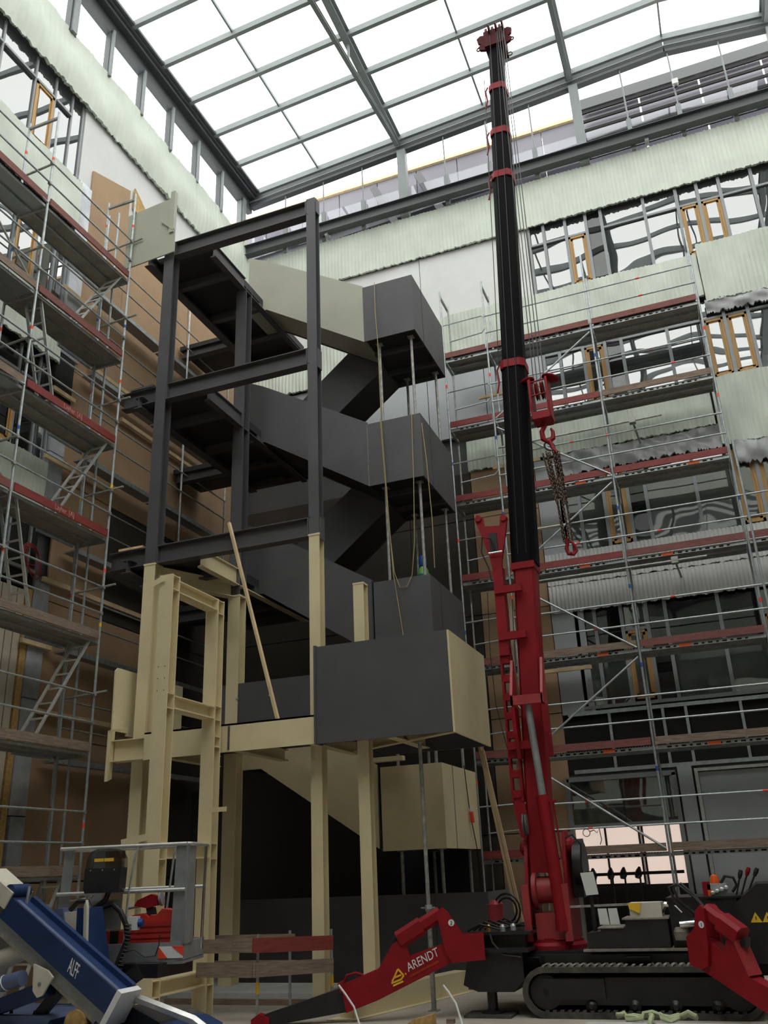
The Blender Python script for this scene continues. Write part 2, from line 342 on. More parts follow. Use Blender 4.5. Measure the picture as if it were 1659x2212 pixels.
G().prism([(14.5, 17.5), (15.1, 17.4), (15.1, 17.75), (14.5, 18.15)], 'x', -11.72, -11.68).obj('osb_patch', 'osb', tl)
for z0, z1 in ((3.0, 5.0), (5.02, 7.3), (8.4, 9.9), (9.92, 11.0), (13.2, 14.9), (15.0, 16.8)): lpanel('zinc_strip', 'zinc', 12.56, 12.97, z0, z1, -11.68)
lpanel('zinc_strip', 'zinc', 12.62, 12.97, 0, 2.98, -11.68)
lpanel('dark_slot', 'void_black', 12.45, 12.98, 11.0, 12.15, -11.66); lpanel('zinc_strip', 'zinc', 12.5, 13.1, 12.2, 13.15, -11.67)
# dark opening with studs, and raw cream panels at the lower floors
lpanel('dark_opening', 'void_black', 6, 12.55, 7.0, 8.4, -11.72)
for y in (11.2, 11.75, 12.3): G().box(-11.70, -11.65, y-0.025, y+0.025, 7.1, 8.4).obj('stud', 'galv', tl)
G().box(-11.70, -11.64, 6, 12.5, 7.3, 7.36).obj('stud_rail', 'galv', tl)
for i in range(22): lpanel('cream_panel', 'panel_cream', 8.2+0.19*i, 8.2+0.19*i+0.165, 0.2, 6.95, -11.70)
lpanel('ply_edge', 'osb', 12.4, 12.54, 0, 7.0, -11.69)
for y0, y1, z in ((12.34, 13.21, 13.7), (12.38, 13.03, 11.24), (12.36, 14.21, 9.7), (14.57, 17.5, 11.57), (13.4, 16.0, 12.3), (12.68, 16.5, 7.25), (12.31, 13.09, 5.99), (12.81, 15.6, 4.80)):
    G().box(-11.64, -11.58, y0, y1, z-0.045, z+0.045).obj('timber_batten', 'lath', tl)
MY = [6.4, 7.6, 8.8, 10.0, 10.98, 11.6, 12.15, 12.52]
for z0, z1, gm in ((16.70, 18.95, 'glass'), (13.15, 15.38, 'glass'), (9.6, 11.85, 'glass_dark')):
    wn += 1; w = thing('window_%d' % (wn+1), (XL, 10, z0), kind='structure'); zt = z1-0.62
    for i in range(len(MY)-1):
        y0, y1 = MY[i]+0.03, MY[i+1]-0.03
        if i == 6: G().box(-11.87, -11.80, y0, y1, z0, z1).obj('dark_panel', 'glass', w); continue
        if i == 4: casement(w, 'y', y0, y1, z0+0.05, zt-0.03, -11.78, gm, 1); pane(w, gm, 'y', y0, y1, zt+0.03, z1, -11.80)
        else:
            pane(w, gm, 'y', y0, y1, zt+0.03, z1, -11.80); pane(w, gm, 'y', y0, y1, z0, zt-0.03, -11.80)
        G().box(-11.82, -11.73, y0, y1, zt-0.03, zt+0.03).obj('transom', 'frame_grey', w)
    for y in MY: G().box(-11.82, -11.765, y-0.025, y+0.025, z0-0.02, z1+0.02).obj('mullion', 'frame_grey', w)
    G().box(-11.84, -11.70, MY[0], MY[-1], z0-0.07, z0-0.01).obj('sill', 'frame_grey', w)
# ---- the two walls behind and beside the camera close the courtyard
for nm, bx in (('wall_right', (6.2, 6.6, -3.4, 20.9)), ('wall_front', (-12.3, 6.6, -3.4, -3.0))):
    w = thing(nm, (bx[0], bx[2], 0), kind='structure')
    G().box(*bx, 0, 20.0).obj('wall_core', 'wall_dark', w)
    for k in range(5):
        z = 18.3-3.55*k; dx = (-0.12, -0.02) if nm == 'wall_right' else (0, 0)
        if nm == 'wall_right': G().box(6.05, 6.2, -3, 20.2, max(z, 0.3), z+1.5).obj('spandrel', 'fleece', w); G().box(6.12, 6.2, -3, 20.2, max(0, z-2.0), z-0.02).obj('glazing', 'glass', w)
        else: G().box(-11.9, 6.1, -3.0, -2.85, max(z, 0.3), z+1.5).obj('spandrel', 'fleece', w); G().box(-11.9, 6.1, -3.0, -2.92, max(0, z-2.0), z-0.02).obj('glazing', 'glass', w)
# ---- fleece wrapped spandrels (draped protective sheets)
def band(name, axis, a0, a1, z0, z1, d, label, rib=0.11, amp=0.010, fold=0.02, step=0.03, ragged=0.04, m='fleece', bulge=0.0):
    na = int((a1-a0)/step)+1; nz = 12; g = G(); vs = []; s = 1 if axis == 'y' else -1
    ph = [random.uniform(0, 6.28) for _ in range(6)]
    for j in range(nz+1):
        t = j/nz
        for i in range(na+1):
            a = a0+(a1-a0)*i/na
            rr = (math.sin(2*math.pi*a/rib)); rr = max(-1, min(1, rr*2.5))*amp
            f = fold*(math.sin(a*1.7+3*t+ph[0])*0.5+math.sin(a*4.3-5*t+ph[1])*0.3+math.sin(a*9.7+7*t+ph[2])*0.25)
            z = z0+(z1-z0)*t
            if j == 0: z += ragged*(math.sin(a*23+ph[3])*0.3+random.uniform(-0.4, 0.4))
            if j == nz: z += 0.4*ragged*random.uniform(-0.5, 0.5)
            dd = d+s*(0.04+rr+f+bulge*math.sin(math.pi*min(1, t*1.3)))
            vs.append((a, dd, z) if axis == 'x' else (dd, a, z))
    n = len(vs); vs += [((v[0], d-s*0.02, v[2]) if axis == 'x' else (d-s*0.02, v[1], v[2])) for v in vs]
    fs = []; q = na+1
    for j in range(nz):
        for i in range(na):
            k = j*q+i; fs.append((k, k+1, k+1+q, k+q)); fs.append((n+k, n+k+q, n+k+1+q, n+k+1))
    for i in range(na):
        fs.append((i, n+i, n+i+1, i+1)); k = nz*q+i; fs.append((k, k+1, n+k+1, n+k))
    for j in range(nz):
        k = j*q; fs.append((k, k+q, n+k+q, n+k)); k = j*q+na; fs.append((k, n+k, n+k+q, k+q))
    g.add(vs, fs); at = (0, d, z0) if axis == 'x' else (d, 0, z0)
    return g.obj(name, m, None, True, label, 'sheeting', 'wrapped spandrel bands', at=at)
band('protective_sheet', 'x', -11.6, 6.0, 18.32, 19.85, 20.27, 'pale green ribbed protective sheet along the top of the back wall')
band('protective_sheet', 'x', -11.6, 1.28, 14.82, 16.1, 20.27, 'pale ribbed sheet on the back wall between the two upper window rows', fold=0.03)
band('protective_sheet', 'x', 1.3, 6.0, 14.62, 16.35, 20.25, 'pale sheet piece at the right frame edge under the highest window row', fold=0.03)
band('protective_sheet', 'x', -5.1, 0.95, 11.30, 12.5, 20.27, 'pale ribbed sheet on the back wall beside the crane hook', fold=0.035)
band('protective_sheet', 'x', 1.0, 6.0, 10.75, 12.5, 20.25, 'large wrinkled pale sheet at the right edge behind the scaffold end', fold=0.05)
band('corrugated_spandrel', 'x', -3.4, 6.0, 7.95, 8.72, 20.27, 'narrow grey corrugated strip just above the reddish plank', rib=0.09, amp=0.014, fold=0.005, m='plaster')
band('corrugated_spandrel', 'x', -3.4, 6.0, 7.28, 7.93, 20.28, 'dim grey corrugated strip under the reddish plank on the back wall', rib=0.09, amp=0.014, fold=0.005, m='plaster')
band('protective_sheet', 'y', 5.5, 20.28, 18.92, 20.55, -11.66, 'thick wrinkled pale green sheet along the top of the left wall', amp=0.005, fold=0.035, rib=0.17, bulge=0.07, ragged=0.07)
band('protective_sheet', 'y', 5.5, 12.58, 15.4, 16.68, -11.66, 'smooth pale sheet on the left wall behind the topmost scaffold rails', amp=0.004, fold=0.03)
band('protective_sheet', 'y', 5.5, 12.5, 11.88, 13.12, -11.66, 'creased shiny pale sheet on the left wall behind the leaning ladder', amp=0.006, fold=0.05)
band('protective_sheet', 'y', 5.5, 12.5, 8.3, 9.58, -11.66, 'shaded pale sheet low on the left wall behind the red toe boards', amp=0.006, fold=0.04)
band('plastic_film', 'x', -2.75, 1.0, 10.72, 11.28, 20.29, 'loose grey translucent film hanging below the sheet beside the hook', rib=0.5, amp=0.01, fold=0.06, m='film', ragged=0.1)
band('plastic_film', 'x', 1.2, 5.5, 10.2, 10.8, 20.27, 'loose grey film strip hanging at the right frame edge', rib=0.5, amp=0.01, fold=0.06, m='film', ragged=0.1)
band('plastic_film', 'x', 1.25, 5.5, 14.3, 14.66, 20.27, 'grey film strip hanging above the wooden casements at the right edge', rib=0.5, amp=0.01, fold=0.05, m='film', ragged=0.1)
# ---- glazed roof
ce = thing('ceiling', (0, 10, 22.5), kind='structure')
PY = [20.13-1.337*k for k in range(18)]; RX = [-11.5, -9.15, -6.43, -3.70, -1.10, 1.56, 4.20, 6.2]
for k, y in enumerate(PY):
    g = G(); z = lambda x: zroof(x)+0.0
    for a, b in ((-11.5, 1.56), (1.56, 6.2)): g.prof((a, y, z(a)), (b, y, z(b)), [(-0.055,-0.10),(0.055,-0.10),(0.055,0.10),(-0.055,0.10)])
    g.obj('purlin', 'roof_grey', ce)
for i, x in enumerate(RX):
    if i in (2, 4, 6, 7): G().hbeam((x, -3.2, zroof(x)-0.12), (x, 20.1, zroof(x)-0.12), 0.38, 0.20).obj('main_rafter', 'roof_grey', ce)
    elif i: G().bar((x, -3.2, zroof(x)+0.05), (x, 20.2, zroof(x)+0.05), 0.05, 0.10).obj('glazing_bar', 'roof_grey', ce)
for x in (-6.43, -1.10, 4.2):
    z = zroof(x)
    for y0, y1, za, zb in ((20.0, 11.5, z-0.35, z-1.75), (11.5, -2.0, z-1.75, z-1.75)): G().hbeam((x, y0, za), (x, y1, zb), 0.11, 0.12).obj('tie_bar', 'roof_grey', ce)
    for y in (16.2, 11.5, 7.0, 2.5): G().tube((x, y, z-0.25), (x, y, z-1.75 if y < 14 else z-0.98), 0.04).obj('strut', 'roof_grey', ce)
for j in range(len(RX)-1):
    x0, x1 = RX[j]+0.04, RX[j+1]-0.04
    g = G(); za, zb = zroof(x0)+0.13, zroof(x1)+0.13; xm = (x0+x1)/2; zm = (za+zb)/2; yh = 1.25/2
    g.add([(x0-xm,-yh,za-zm),(x1-xm,-yh,zb-zm),(x1-xm,yh,zb-zm),(x0-xm,yh,za-zm),(x0-xm,-yh,za-zm+.02),(x1-xm,-yh,zb-zm+.02),(x1-xm,yh,zb-zm+.02),(x0-xm,yh,za-zm+.02)],
          [(0,3,2,1),(4,5,6,7),(0,1,5,4),(1,2,6,5),(2,3,7,6),(3,0,4,7)])
    copies(g.mesh('roof_pane', 'roof_glass'), 'roof_pane', [(xm, (PY[k]+PY[k+1])/2, zm) for k in range(len(PY)-1)], ce)
# eave beams
e = G(); e.box(-11.78, -11.42, -3.2, 20.3, 22.28, 22.5); e.obj('eave_beam', 'roof_dark', ce)
for dx, dz in ((0.10, 0.10), (0.2, 0.16)): G().box(-11.42, -11.42+dx-0.02, -3.2, 20.3, 22.38+dz-0.1, 22.42+dz-0.06).obj('eave_flange', 'roof_dark', ce)
G().box(-11.80, -11.62, -3.2, 20.3, 21.9, 22.28).obj('eave_web', 'roof_dark', ce)
for a, b in ((-11.6, 1.56), (1.56, 6.2)):
    G().prof((a, 20.22, zroof(a)-0.33), (b, 20.22, zroof(b)-0.33), [(-0.10,-0.19),(0.10,-0.19),(0.10,0.19),(-0.10,0.19)]).obj('eave_beam', 'roof_dark', ce)
    G().bar((a, 20.08, zroof(a)-0.36), (b, 20.08, zroof(b)-0.36), 0.04, 0.025).obj('eave_flange', 'roof_grey', ce)
# ---- clerestory strips under the roof
cw = thing('window_9', (0, 20.2, 20.0), kind='structure')
for i in range(13):
    x = -10.35+1.33*i; main = abs((x+6.4) % 5.33) < 0.2 or abs((x+6.4) % 5.33-5.33) < 0.2
    z = zroof(x)-0.5
    if main: G().box(x-0.13, x+0.13, 20.08, 20.3, 19.85, z).obj('post', 'roof_grey', cw)
    else:
        G().box(x-0.06, x+0.06, 20.15, 20.25, 19.85, 20.95).obj('post', 'roof_grey', cw); G().tube((x, 20.2, 20.9), (x, 20.2, z), 0.022).obj('thin_post', 'roof_grey', cw)
    pane(cw, 'clere_glass', 'x', x-1.33+0.07, x-0.07, 19.9, 21.05, 20.3)
G().hbeam((-11.7, 19.98, 20.12), (6.2, 19.98, 20.12), 0.36, 0.24).obj('edge_beam', 'roof_dark', cw)
for x in (-8.9, -3.4, 0.6): G().box(x, x+0.1, 19.95, 20.2, 19.86, 19.98).obj('bracket', 'galv', cw)
sb_ = G().box(1.58, 1.74, 20.02, 20.12, 21.55, 21.72).obj('sensor_box', 'paper', cw); G().lathe((1.66, 20.07, 21.5), (0, 0, -1), [(0.05, 0), (0.05, 0.06), (0.02, 0.09)], 10).obj('sensor_lens', 'black_paint', sb_)
cw = thing('window_10', (XL, 12, 20.5), kind='structure')
for k in range(17):
    y = 19.72-1.335*k; m_ = (k == 6)
    w_ = 0.16 if k in (6, 0) else 0.075
    G().box(-11.78, -11.62, y-w_/1.3, y+w_/1.3, 20.45, 22.0).obj('post', 'roof_dark' if k else 'roof_grey', cw)
    G().box(-11.62, -11.55, y-w_/2, y+w_/2, 20.45, 22.0).obj('post_cap', 'roof_grey', cw)
    pane(cw, 'roof_glass', 'y', y-1.335+0.08, y-0.08, 20.5, 21.9, -11.75)
    G().box(-12.3, -12.0, y+0.25, y+0.6, 20.9, 21.0).obj('outer_bracket', 'roof_dark', cw)
# ---- neighbouring roof storey seen through the strip
nb = thing('neighbour_storey', (-6, 23, 0), 'grey lavender neighbouring roof storey seen through the glazing strip', 'building')
for i in range(9): G().box(-14+1.45*i, -14+1.45*i+1.42, 23.0, 23.2, 0.0, 24.2).obj('facade_panel', 'neighbour', nb)
G().box(-14, -0.9, 22.9, 23.3, 24.2, 24.32).obj('parapet', 'lath', nb)
G().hbeam((-14, 22.7, 21.9), (-1.0, 22.7, 22.6), 0.35, 0.2).obj('brace', 'roof_dark', nb)
for x in (-8.2, -6.6): G().bar((x, 22.6, 23.6), (x+1.3, 22.6, 20.5), 0.2, 0.25).obj('brace', 'roof_dark', nb)
lv = thing('louvre_screen', (4, 22, 19.9), 'horizontal grey louvre screen behind the right part of the glazing strip', 'louvre')
G().box(-1.0, 9.5, 21.95, 22.2, 23.55, 23.95).obj('top_beam', 'roof_dark', lv)
for i in range(10): G().bar((-1.0, 22.0, 20.2+0.36*i), (6.2, 22.0, 20.2+0.36*i), 0.05, 0.10).obj('slat', 'void_black', lv)
for i in range(6): G().box(-1.0+1.75*i, -1.0+1.75*i+1.7, 22.15, 22.2, 19.95, 23.5).obj('back_panel', 'louvre_back', lv)
cc = thing('cable_coil', (-11.58, 12.35, 7.4), 'thin reddish cable coil hanging in the dark opening low on the left wall', 'cable')
for k in range(4): G().ring((-11.6, 12.3+0.03*k, 7.62-0.05*k), 0.22+0.03*k, 0.010, (1, 0.1*k, 0.15), 22, 5).obj('coil_turn', 'red_faded', cc, True)
# ================================================================ STEEL STAIRCASE
st = thing('steel_staircase', (-7.5, 15.5, 0), 'dark grey and cream steel staircase tower with solid balustrades and open column frame', 'staircase')
def sp(g, name, m, parent=st, **k): return g.obj(name, m, parent, **k)
ZB = [14.43, 10.89, 7.35, 3.80]; ZM = [12.85, 9.32, 5.76, 2.19]
# columns: dark above, cream below
for x, y, ztop, zs, h in ((-9.65, 13.4, 14.62, 7.40, 0.24), (-6.24, 13.4, 14.92, 7.42, 0.20), (-8.72, 14.95, 14.38, 7.05, 0.26)):
    sp(G().hbeam((x, y, zs+0.02), (x, y, ztop), h, h, (0, 1, 0)), 'column', 'steel_dark')
    c = sp(G().hbeam((x, y, 0), (x, y, zs), h, h, (0, 1, 0)), 'column', 'cream')
    G().box(x-h/2-0.01, x+h/2+0.01, y-h/2-0.01, y+h/2+0.01, zs-0.015, zs+0.02).obj('cap_plate', 'cream', c)
    G().box(x-0.2, x+0.2, y-0.2, y+0.2, 0, 0.03).obj('base_plate', 'cream', c)
c = sp(G().hbeam((-5.45, 13.45, 0), (-5.45, 13.45, 6.40), 0.19, 0.19, (0, 1, 0)), 'column', 'cream')
G().box(-5.55, -5.35, 13.35, 13.55, 6.4, 6.43).obj('cap_plate', 'cream', c)
# front beams between the columns
for k, z in enumerate((14.70, 11.12, 7.59)):
    x0 = -9.55 if k == 0 else -10.62
    b = sp(G().hbeam((x0, 13.4, z), (-6.3, 13.4, z), 0.36, 0.20), 'beam', 'steel_dark')
    for x in (-9.52, -6.36): G().box(x-0.01, x+0.01, 13.3, 13.5, z-0.16, z+0.16).obj('end_plate', 'steel_dark', b)
    if k:
        for x in (-10.25, -9.98):
            sp(G().box(x-0.14, x+0.14, 13.28, 13.52, z+0.185, z+0.20+0.03), 'packing_plate', 'steel_dark' if k == 1 else 'lath')
sp(G().box(-6.14, -6.12, 13.32, 13.48, 14.55, 14.9), 'bracket_plate', 'steel_dark')
for z in (11.05, 7.55): sp(G().box(-6.14, -6.115, 13.32, 13.48, z-0.22, z+0.2), 'bracket_plate', 'steel_dark')
# floor landings: slab, soffit ribs, edge channels
for k, zb in enumerate(ZB[:3]):
    sp(G().box(-10.1, -8.7, 13.5, 18.05, zb+0.12, zb+0.30), 'landing_slab', 'steel_black')
    sp(G().hbeam((-8.68, 13.5, zb+0.1), (-8.68, 14.85, zb+0.1), 0.34, 0.10), 'edge_channel', 'cream' if k == 2 else 'steel_dark')
    sp(G().box(-8.74, -8.6, 13.5, 18.0, zb-0.09, zb-0.07), 'edge_flange', 'cream' if k == 2 else 'steel_dark')
    sp(G().hbeam((-10.12, 13.2, zb+0.06), (-10.12, 18.05, zb+0.06), 0.26, 0.20), 'side_beam', 'steel_dark')
    sp(G().hbeam((-11.6, 16.85, zb+0.1), (-8.7, 16.85, zb+0.1), 0.28, 0.18), 'cross_beam', 'steel_dark')
    for y in (14.3, 15.7, 17.9): sp(G().bar((-10.05, y, zb+0.04), (-8.7, y, zb+0.04), 0.14, 0.18), 'soffit_rib', 'steel_dark')
    sp(G().box(-11.65, -10.15, 16.75, 18.0, zb+0.2, zb+0.32), 'bridge_plate', 'steel_black')
# light primer balustrade at the top landing, cream one at the first floor
p = sp(G().prism([(-10.72, 14.40), (-9.44, 14.48), (-9.44, 15.05), (-9.56, 15.25), (-9.56, 15.98), (-10.72, 15.86)], 'y', 13.14, 13.17), 'balustrade_panel', 'primer')
G().box(-9.57, -9.46, 13.10, 13.2, 15.0, 16.12).obj('end_post', 'primer', p)
G().bar((-9.78, 13.11, 15.38), (-9.46, 13.11, 15.05), 0.03, 0.04).obj('edge_strip', 'primer', p)
sp(G().prism([(12.9, 4.3), (12.88, 5.34), (12.95, 5.40), (15.0, 5.40), (15.0, 4.25), (13.3, 4.25), (13.3, 4.3)], 'x', -9.96, -9.93), 'balustrade_panel', 'cream')
sp(G().prism([(12.86, 3.45), (12.86, 4.3), (12.98, 4.3), (12.98, 3.5)], 'x', -9.99, -9.93), 'side_plate', 'cream')
sp(G().box(-9.96, -9.6, 12.86, 12.89, 4.28, 4.31), 'notch_plate', 'cream')
sp(G().hbeam((-9.93, 13.0, 3.95), (-9.2, 13.0, 3.95), 0.36, 0.22), 'beam', 'cream')
sp(G().hbeam((-9.65, 13.5, 7.25), (-8.75, 14.9, 7.18), 0.30, 0.20), 'beam', 'cream')
# first floor platform with its tall front box
e = sp(G().box(-9.25, -6.03, 12.88, 12.91, 3.75, 4.20), 'edge_plate', 'cream')
G().box(-9.25, -6.03, 12.88, 13.05, 4.17, 4.20).obj('flange', 'cream', e); G().box(-7.62, -7.59, 12.86, 12.885, 3.78, 4.16).obj('joint', 'steel_dark', e)
sp(G().box(-9.5, -3.84, 13.0, 14.85, 4.0, 4.12), 'platform_slab', 'steel_black')
for x in (-9.0, -7.6, -6.2, -4.9): sp(G().hbeam((x, 12.95, 3.88), (x, 14.85, 3.88), 0.2, 0.16), 'joist', 'cream')
sp(G().hbeam((-6.0, 14.4, 3.85), (-3.9, 13.2, 3.85), 0.16, 0.12), 'joist', 'cream')
sp(G().box(-6.02, -3.80, 12.86, 12.90, 3.74, 5.28), 'front_panel', 'steel_dark')
sp(G().box(-6.06, -6.02, 12.84, 13.1, 3.74, 5.30), 'panel_edge', 'steel_dark')
sp(G().box(-3.80, -3.77, 12.87, 14.95, 3.73, 5.28), 'side_panel', 'cream')
sp(G().box(-9.2, -6.02, 14.86, 14.89, 4.15, 5.30), 'rear_panel', 'steel_dark')
sp(G().box(-6.02, -3.8, 14.9, 14.93, 3.74, 5.28), 'rear_panel', 'steel_dark')
for x in (-8.6, -7.9, -7.0): sp(G().lathe((x, 14.85, 5.0), (0, -1, 0), [(0.02, 0), (0.02, 0.05)], 8), 'stud_bolt', 'galv')
# flights
X0, X1, X2, XR = -9.1, -8.6, -6.12, -4.92
for k in range(4):
    zb, zm = ZB[k], ZM[k]
    fm = 'primer' if k == 0 else 'cream' if k == 3 else 'steel_dark'
    mm = 'cream' if k == 3 else 'steel_dark'
    outer = [(X0, zb), (X1, zb), (X2, zm), (X2, zm+1.5), (X0+0.45, zb+1.44), (X0, zb+1.66)]
    if k == 3: outer = [(X0, zb), (X1, zb), (X2-0.06, zm+0.04), (X2-0.06, zm+1.5), (X1+0.4, zb+1.2), (X0, zb+1.5)]
    sp(G().prism(outer, 'y', 15.80, 15.83), 'flight_balustrade', fm)
    sp(G().prism([(X0, zb+0.1), (X1, zb), (X2, zm), (X2, zm+1.3), (X0, zb+1.5)], 'y', 16.86, 16.89), 'inner_balustrade', 'steel_dark')
    u = sp(G().prism([(X0, zb+0.02), (X1, zb+0.02), (X2, zm+0.02), (X2, zm+0.16), (X1, zb+0.16), (X0, zb+0.16)], 'y', 15.84, 16.85), 'flight_soffit', 'steel_black' if k else 'primer')
    for i in range(9):
        x = X1+(X2-X1)*(i+0.5)/9; z = zb+0.28+(zm-zb)*(i+0.5)/9
        G().box(x-0.15, x+0.15, 15.84, 16.85, z-0.03, z+0.02).obj('step', 'steel_dark', u)
    # mid landing box
    sp(G().box(X2+0.006, XR, 15.79, 15.82, zm, zm+1.45), 'landing_front_panel', mm)
    sp(G().box(XR-0.03, XR, 15.822, 18.05, zm, zm+1.45), 'landing_side_panel', mm)
    sp(G().box(X2, XR, 18.02, 18.05, zm, zm+1.45), 'landing_rear_panel', 'steel_dark')
    sp(G().box(X2, XR-0.03, 15.83, 18.0, zm+0.10, zm+0.24), 'landing_floor', 'steel_black')
    for y in (16.5, 17.4): sp(G().bar((X2, y, zm+0.05), (XR-0.04, y, zm+0.05), 0.10, 0.10), 'landing_rib', 'steel_dark')
    if k in (2, 3): sp(G().box(X2-0.035, X2+0.004, 15.785, 15.80, zm+0.05, zm+1.5), 'joint_strip', 'steel_black')
    if k: sp(G().box(X2-0.012, X2+0.004, 15.785, 15.80, zm, zm+1.45), 'weld_seam', 'dusty')
    sp(G().box(XR-0.005, XR+0.004, 16.42, 16.44, zm, zm+1.45), 'panel_joint', 'steel_black')
    # return flight behind, down to the next floor
    zl = ZB[k]-3.545
    if k < 3:
        sp(G().prism([(X2, zm), (X1, zl), (X0, zl), (X0, zl+1.3), (X1, zl+1.3), (X2, zm+1.35)], 'y', 17.0, 17.03), 'inner_balustrade', 'steel_dark')
        sp(G().prism([(X2, zm), (X1, zl), (X0, zl), (X0, zl+1.3), (X1, zl+1.3), (X2, zm+1.35)], 'y', 18.02, 18.05), 'rear_balustrade', 'steel_dark')
        u = sp(G().prism([(X2, zm+0.02), (X1, zl+0.02), (X0, zl+0.02), (X0, zl+0.16), (X1, zl+0.16), (X2, zm+0.16)], 'y', 17.03, 18.02), 'flight_soffit', 'steel_black')
        for i in range(9):
            x = X2+(X1-X2)*(i+0.5)/9; z = zm+0.28+(zl-zm)*(i+0.5)/9
            G().box(x-0.15, x+0.15, 17.04, 18.0, z-0.03, z+0.02).obj('step', 'steel_dark', u)
    else:
        sp(G().prism([(X2, zm), (X1-0.6, 0.0), (X1-1.0, 0.0), (X1-1.0, 1.2), (X1-0.6, 1.3), (X2, zm+1.35)], 'y', 17.0, 17.03), 'inner_balustrade', 'steel_black')
# ground level enclosure
for x0, x1 in ((-9.15, -7.2), (-7.19, -5.2), (-5.19, -4.25)): sp(G().box(x0, x1, 15.80, 15.83, 0, 1.47), 'ground_panel', 'steel_dark')
sp(G().box(-4.28, -4.25, 15.83, 18.0, 0, 1.47), 'ground_panel', 'steel_dark')
sp(G().box(-11.6, -5.2, 18.1, 18.13, 0, 3.7), 'shade_screen', 'steel_black')  # added black sheet standing in for the shade under the first flight
sp(G().box(-6.3, -5.6, 15.6, 15.75, 3.72, 3.80), 'packing_plate', 'cream')
# cream ground beam and welded plate at the foot
gb = G().prof((-5.55, 12.75, 0.16), (-4.75, 15.6, 0.16), [(-0.12,-0.15),(0.12,-0.15),(0.12,0.15),(-0.12,0.15)]).obj('ground_beam', 'cream', label='cream steel beam lying on the concrete behind the outrigger arm', cat='beam')
G().bar((-5.6, 12.55, 0.006), (-4.7, 15.75, 0.006), 0.42, 0.012).obj('bottom_flange', 'cream', gb)
# ================================================================ CREAM PORTAL FRAME
pf = thing('portal_frame', (-7.8, 12, 0), 'cream painted steel portal frame with three openings standing before the left column', 'frame')
YN, YF, XF = 11.32, 12.68, -7.82
for y, zt in ((YN, 6.32), (YF, 6.26)):
    p = G().hbeam((XF, y, 0), (XF, y, zt), 0.20, 0.24, (0, 1, 0)).obj('post', 'cream', pf)
    for z in (0.42, 0.62, 2.14, 2.36, 4.24, 4.46, zt-0.24, zt-0.02, 3.98, 3.82):
        if z in (3.98, 3.82) and y == YN: continue
        G().box(XF-0.118, XF+0.118, y-0.085, y+0.085, z-0.006, z+0.006).obj('stiffener', 'cream', p)
    if y == YN:
        for i in range(3):
            for x in (-0.06, 0.06): G().lathe((XF+x, y-0.1, 4.1+0.18*i+0.4), (0, -1, 0), [(0.008, 0), (0.008, 0.004)], 8).obj('bolt_hole', 'steel_black', p)
for z in (0.52, 2.25, 4.35, 6.16): G().hbeam((XF, YN+0.1, z), (XF, YF-0.1, z), 0.20, 0.22).obj('crossbar', 'cream', pf)
G().bar((XF-0.35, YN-0.13, 6.15), (XF-0.02, YN-0.13, 6.25), 0.008, 0.09).obj('lug_plate', 'cream', pf)
G().bar((XF-0.50, YN-0.13, 2.38), (XF-0.08, YN-0.13, 2.44), 0.008, 0.09).obj('lug_plate', 'cream', pf)
G().bar((XF+0.1, YF-0.1, 2.85), (XF+0.38, YF-0.1, 2.85), 0.008, 0.07).obj('lug_plate', 'cream', pf)
# ================================================================ SHORING PROPS
def prop(x, y, z0, z1, label, group='shoring props of the stair landings'):
    t = thing('shoring_prop', (x, y, z0), label, 'prop', group); zm = z0+(z1-z0)*0.36
    G().tube((x, y, z0+0.02), (x, y, zm), 0.038, 10).obj('outer_tube', 'galv_old', t, True)
    G().tube((x, y, zm), (x, y, z1-0.01), 0.032, 10).obj('inner_tube', 'galv_old', t, True)
    G().lathe((x, y, zm-0.05), (0, 0, 1), [(0.05, 0), (0.06, 0.03), (0.05, 0.09)], 10).obj('collar', 'galv', t)
    G().bar((x-0.11, y-0.02, zm), (x+0.11, y-0.02, zm), 0.02, 0.02).obj('pin', 'galv_old', t)
    G().box(x-0.07, x+0.07, y-0.07, y+0.07, z0, z0+0.012).obj('foot_plate', 'galv_old', t)
    G().box(x-0.07, x+0.07, y-0.07, y+0.07, z1-0.012, z1).obj('head_plate', 'galv_old', t)
    return t
LV = [('topmost', ZM[1]+0.24, ZM[0]), ('middle', ZM[2]+0.24, ZM[1]), ('third', ZM[3]+0.24, ZM[2]), ('ground', 0.0, ZM[3])]
CN = [('front left', -5.85, 16.05), ('front right', -5.10, 16.05), ('rear right', -5.08, 17.75), ('rear left', -5.80, 17.75)]
for ln, z0, z1 in LV:
    for cn, x, y in CN:
        prop(x, y, z0, z1, 'grey tube prop under the %s mid landing, %s corner' % ({'topmost': 'top', 'middle': 'second highest', 'third': 'third highest', 'ground': 'lowest cream'}[ln], cn))
prop(-4.56, 13.55, 0, 3.72, 'tall grey prop under the dark front box behind the red outrigger')
